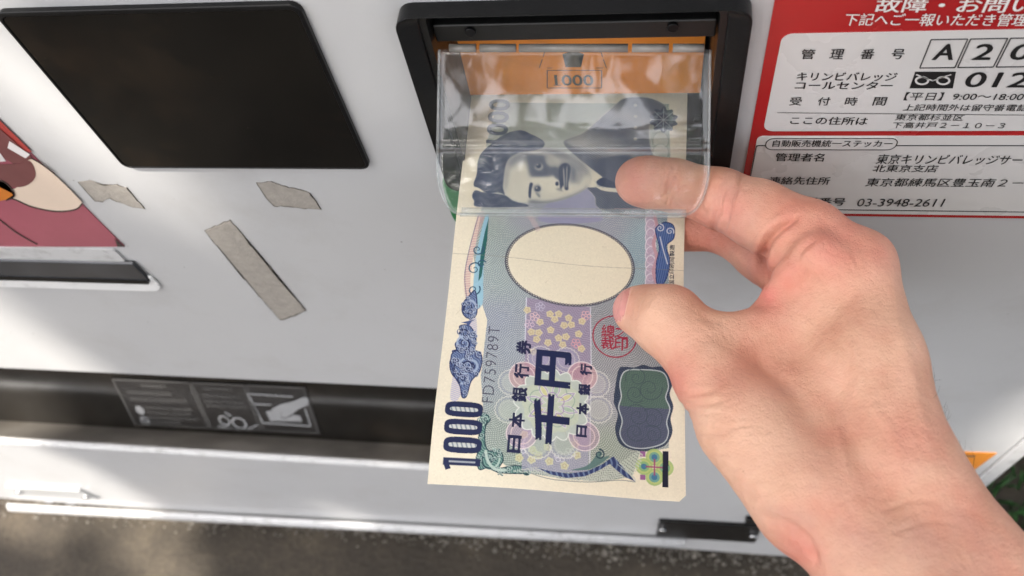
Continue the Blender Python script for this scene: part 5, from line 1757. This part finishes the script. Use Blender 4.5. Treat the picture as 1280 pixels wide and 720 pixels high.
nt.links.new(vr, b1.inputs['Height'])
b2 = N(nt, 'ShaderNodeBump', i_Strength=.72, i_Distance=.0012); nt.links.new(noise(330, 7, .72), b2.inputs['Height'])
nt.links.new(b1.outputs[0], b2.inputs['Normal']); nt.links.new(b2.outputs[0], b.inputs['Normal'])
hand = link('person', me, mt)
tag(hand, 'bare right hand and forearm pinching the banknote between thumb and fingers', 'person')
# short dark hairs on the far side of the wrist
sel = np.nonzero((np.hypot(HP[:, 0] - 1195, HP[:, 1] - 530) < 70) & (np.abs((HN * HV).sum(1)) / np.linalg.norm(HV, axis=1) < .45))[0]
bm = bmesh.new()
for k in rng.choice(sel, min(34, len(sel)), replace=False):
    p = HW[k]; nrm = RM @ HN[k]; ln = rng.uniform(.002, .0055)
    t = RM @ (np.array([.35, -.6, .1]) + rng.normal(0, .35, 3)); t -= nrm * (t @ nrm); t /= np.linalg.norm(t) + 1e-6
    tube(bm, [p - nrm * .0003, p + (nrm * .35 + t * .55) * ln, p + (nrm * .45 + t * 1.1) * ln], [.00003, .000025, .00001], 4)
M['hair'] = paint('dark_arm_hair', (0.03, 0.022, 0.018), .5)
hr = bm_obj('arm_hair', bm, M['hair'], hand)
hr['kind'] = 'stuff'

# ------------------------------------------------------------------ street tree that shades the machine
M['leaf'] = paint('leaf', (0.05, 0.11, 0.03), .45, var=.35, scale=8)
nt = M['leaf'].node_tree
tl = N(nt, 'ShaderNodeBsdfTranslucent'); tl.inputs[0].default_value = (.10, .20, .03, 1)
ms = N(nt, 'ShaderNodeMixShader'); ms.inputs[0].default_value = .3
out = nt.nodes['Material Output']
nt.links.new(nt.nodes['Principled BSDF'].outputs[0], ms.inputs[1]); nt.links.new(tl.outputs[0], ms.inputs[2]); nt.links.new(ms.outputs[0], out.inputs[0])
M['bark'] = paint('bark', (.09, .07, .05), .9, var=.3, scale=14, bump=.8, bscale=40)
tree = tag(empty('street_tree', (1.7, -2.9, 0)), 'leafy green street tree opposite the vending machine, mirrored in the clear flap', 'tree')
CR = np.array([0.55, -1.75, 3.45])
bm = bmesh.new()
tube(bm, [(1.7, -2.9, -.05), (1.67, -2.85, 1.0), (1.55, -2.7, 2.0), (1.35, -2.5, 3.0), (1.1, -2.3, 3.9)], [.15, .12, .10, .07, .03], 12)
bm_obj('trunk', bm, M['bark'], tree, smooth=True)
limbs = []
for k in range(16):
    t = rng.uniform(.4, .95)
    p = np.array([1.7, -2.9, 0]) * (1 - t) + np.array([1.1, -2.3, 3.9]) * t
    an = rng.uniform(1.4, 3.4) if k % 2 else rng.uniform(0, 6.28); q = p + np.array([math.cos(an) * 1.0, math.sin(an) * 1.0, rng.uniform(.1, .9)]) * rng.uniform(.8, 1.9)
    limbs.append((p, q))
    bm = bmesh.new()
    tube(bm, [p, (p + q) / 2 + rng.normal(0, .06, 3), q], [.04, .025, .008], 7)
    bm_obj('limb', bm, M['bark'], tree, smooth=True)
# sun flecks: the places on the machine and the ground that the sun reaches through gaps
sun_v = np.array(SUN_TO)
flecks = [(U(30, 425), .035), (U(-60, 400), .06), (U(40, 575), .05), (U(-40, 600), .08), (UG(205, 702), .042), (U(1285, 545), .022), (U(60, 120), .022), (U(120, 190), .012), (U(250, 255), .010), (U(420, 60), .012), (U(470, 560), .012), (U(420, 640), .012)]
cent = rng.normal(0, 1, (240, 3)); cent /= np.linalg.norm(cent, axis=1)[:, None]
cent = CR + cent * (rng.random((240, 1)) ** .45) * np.array([2.5, 1.8, 1.25])
vs, fs = [], []
NL = 15000
C0 = cent[rng.integers(0, 240, NL)] + rng.normal(0, .15, (NL, 3))
# extra leaves added along the sun's path to keep the machine shaded
B0 = np.c_[rng.uniform(-.70, .42, 5200), rng.uniform(-.20, .02, 5200), rng.uniform(.0, 1.05, 5200)] + sun_v * rng.uniform(3.0, 4.3, (5200, 1))
# leaf clumps added in front of the machine to mottle the flap's reflection
tw = np.array([.15, -2.75, 2.75]) + rng.normal(0, 1, (60, 3)) * np.array([.75, .35, .32])
T0 = tw[rng.integers(0, 60, 3600)] + rng.normal(0, .09, (3600, 3))
C0 = np.vstack([C0, B0, T0])
for p in C0:
    bad = False
    for q, r in flecks:
        w = p - q; s_ = w @ sun_v
        if np.linalg.norm(w - sun_v * s_) < r + .03: bad = True; break
    if bad: continue
    a = rng.normal(0, 1, 3); a /= np.linalg.norm(a)
    n0 = np.array([0, 0, 1.0]) + rng.normal(0, .5, 3); c = np.cross(n0, a); c /= np.linalg.norm(c)
    l, w = rng.uniform(.04, .065), rng.uniform(.022, .034)
    o_ = len(vs)
    vs += [p - a * l, p + c * w - a * l * .2, p + a * l, p - c * w - a * l * .2]
    fs.append((o_, o_ + 1, o_ + 2, o_ + 3))
link('crown', mesh_np('crown', vs, fs), M['leaf'], tree)
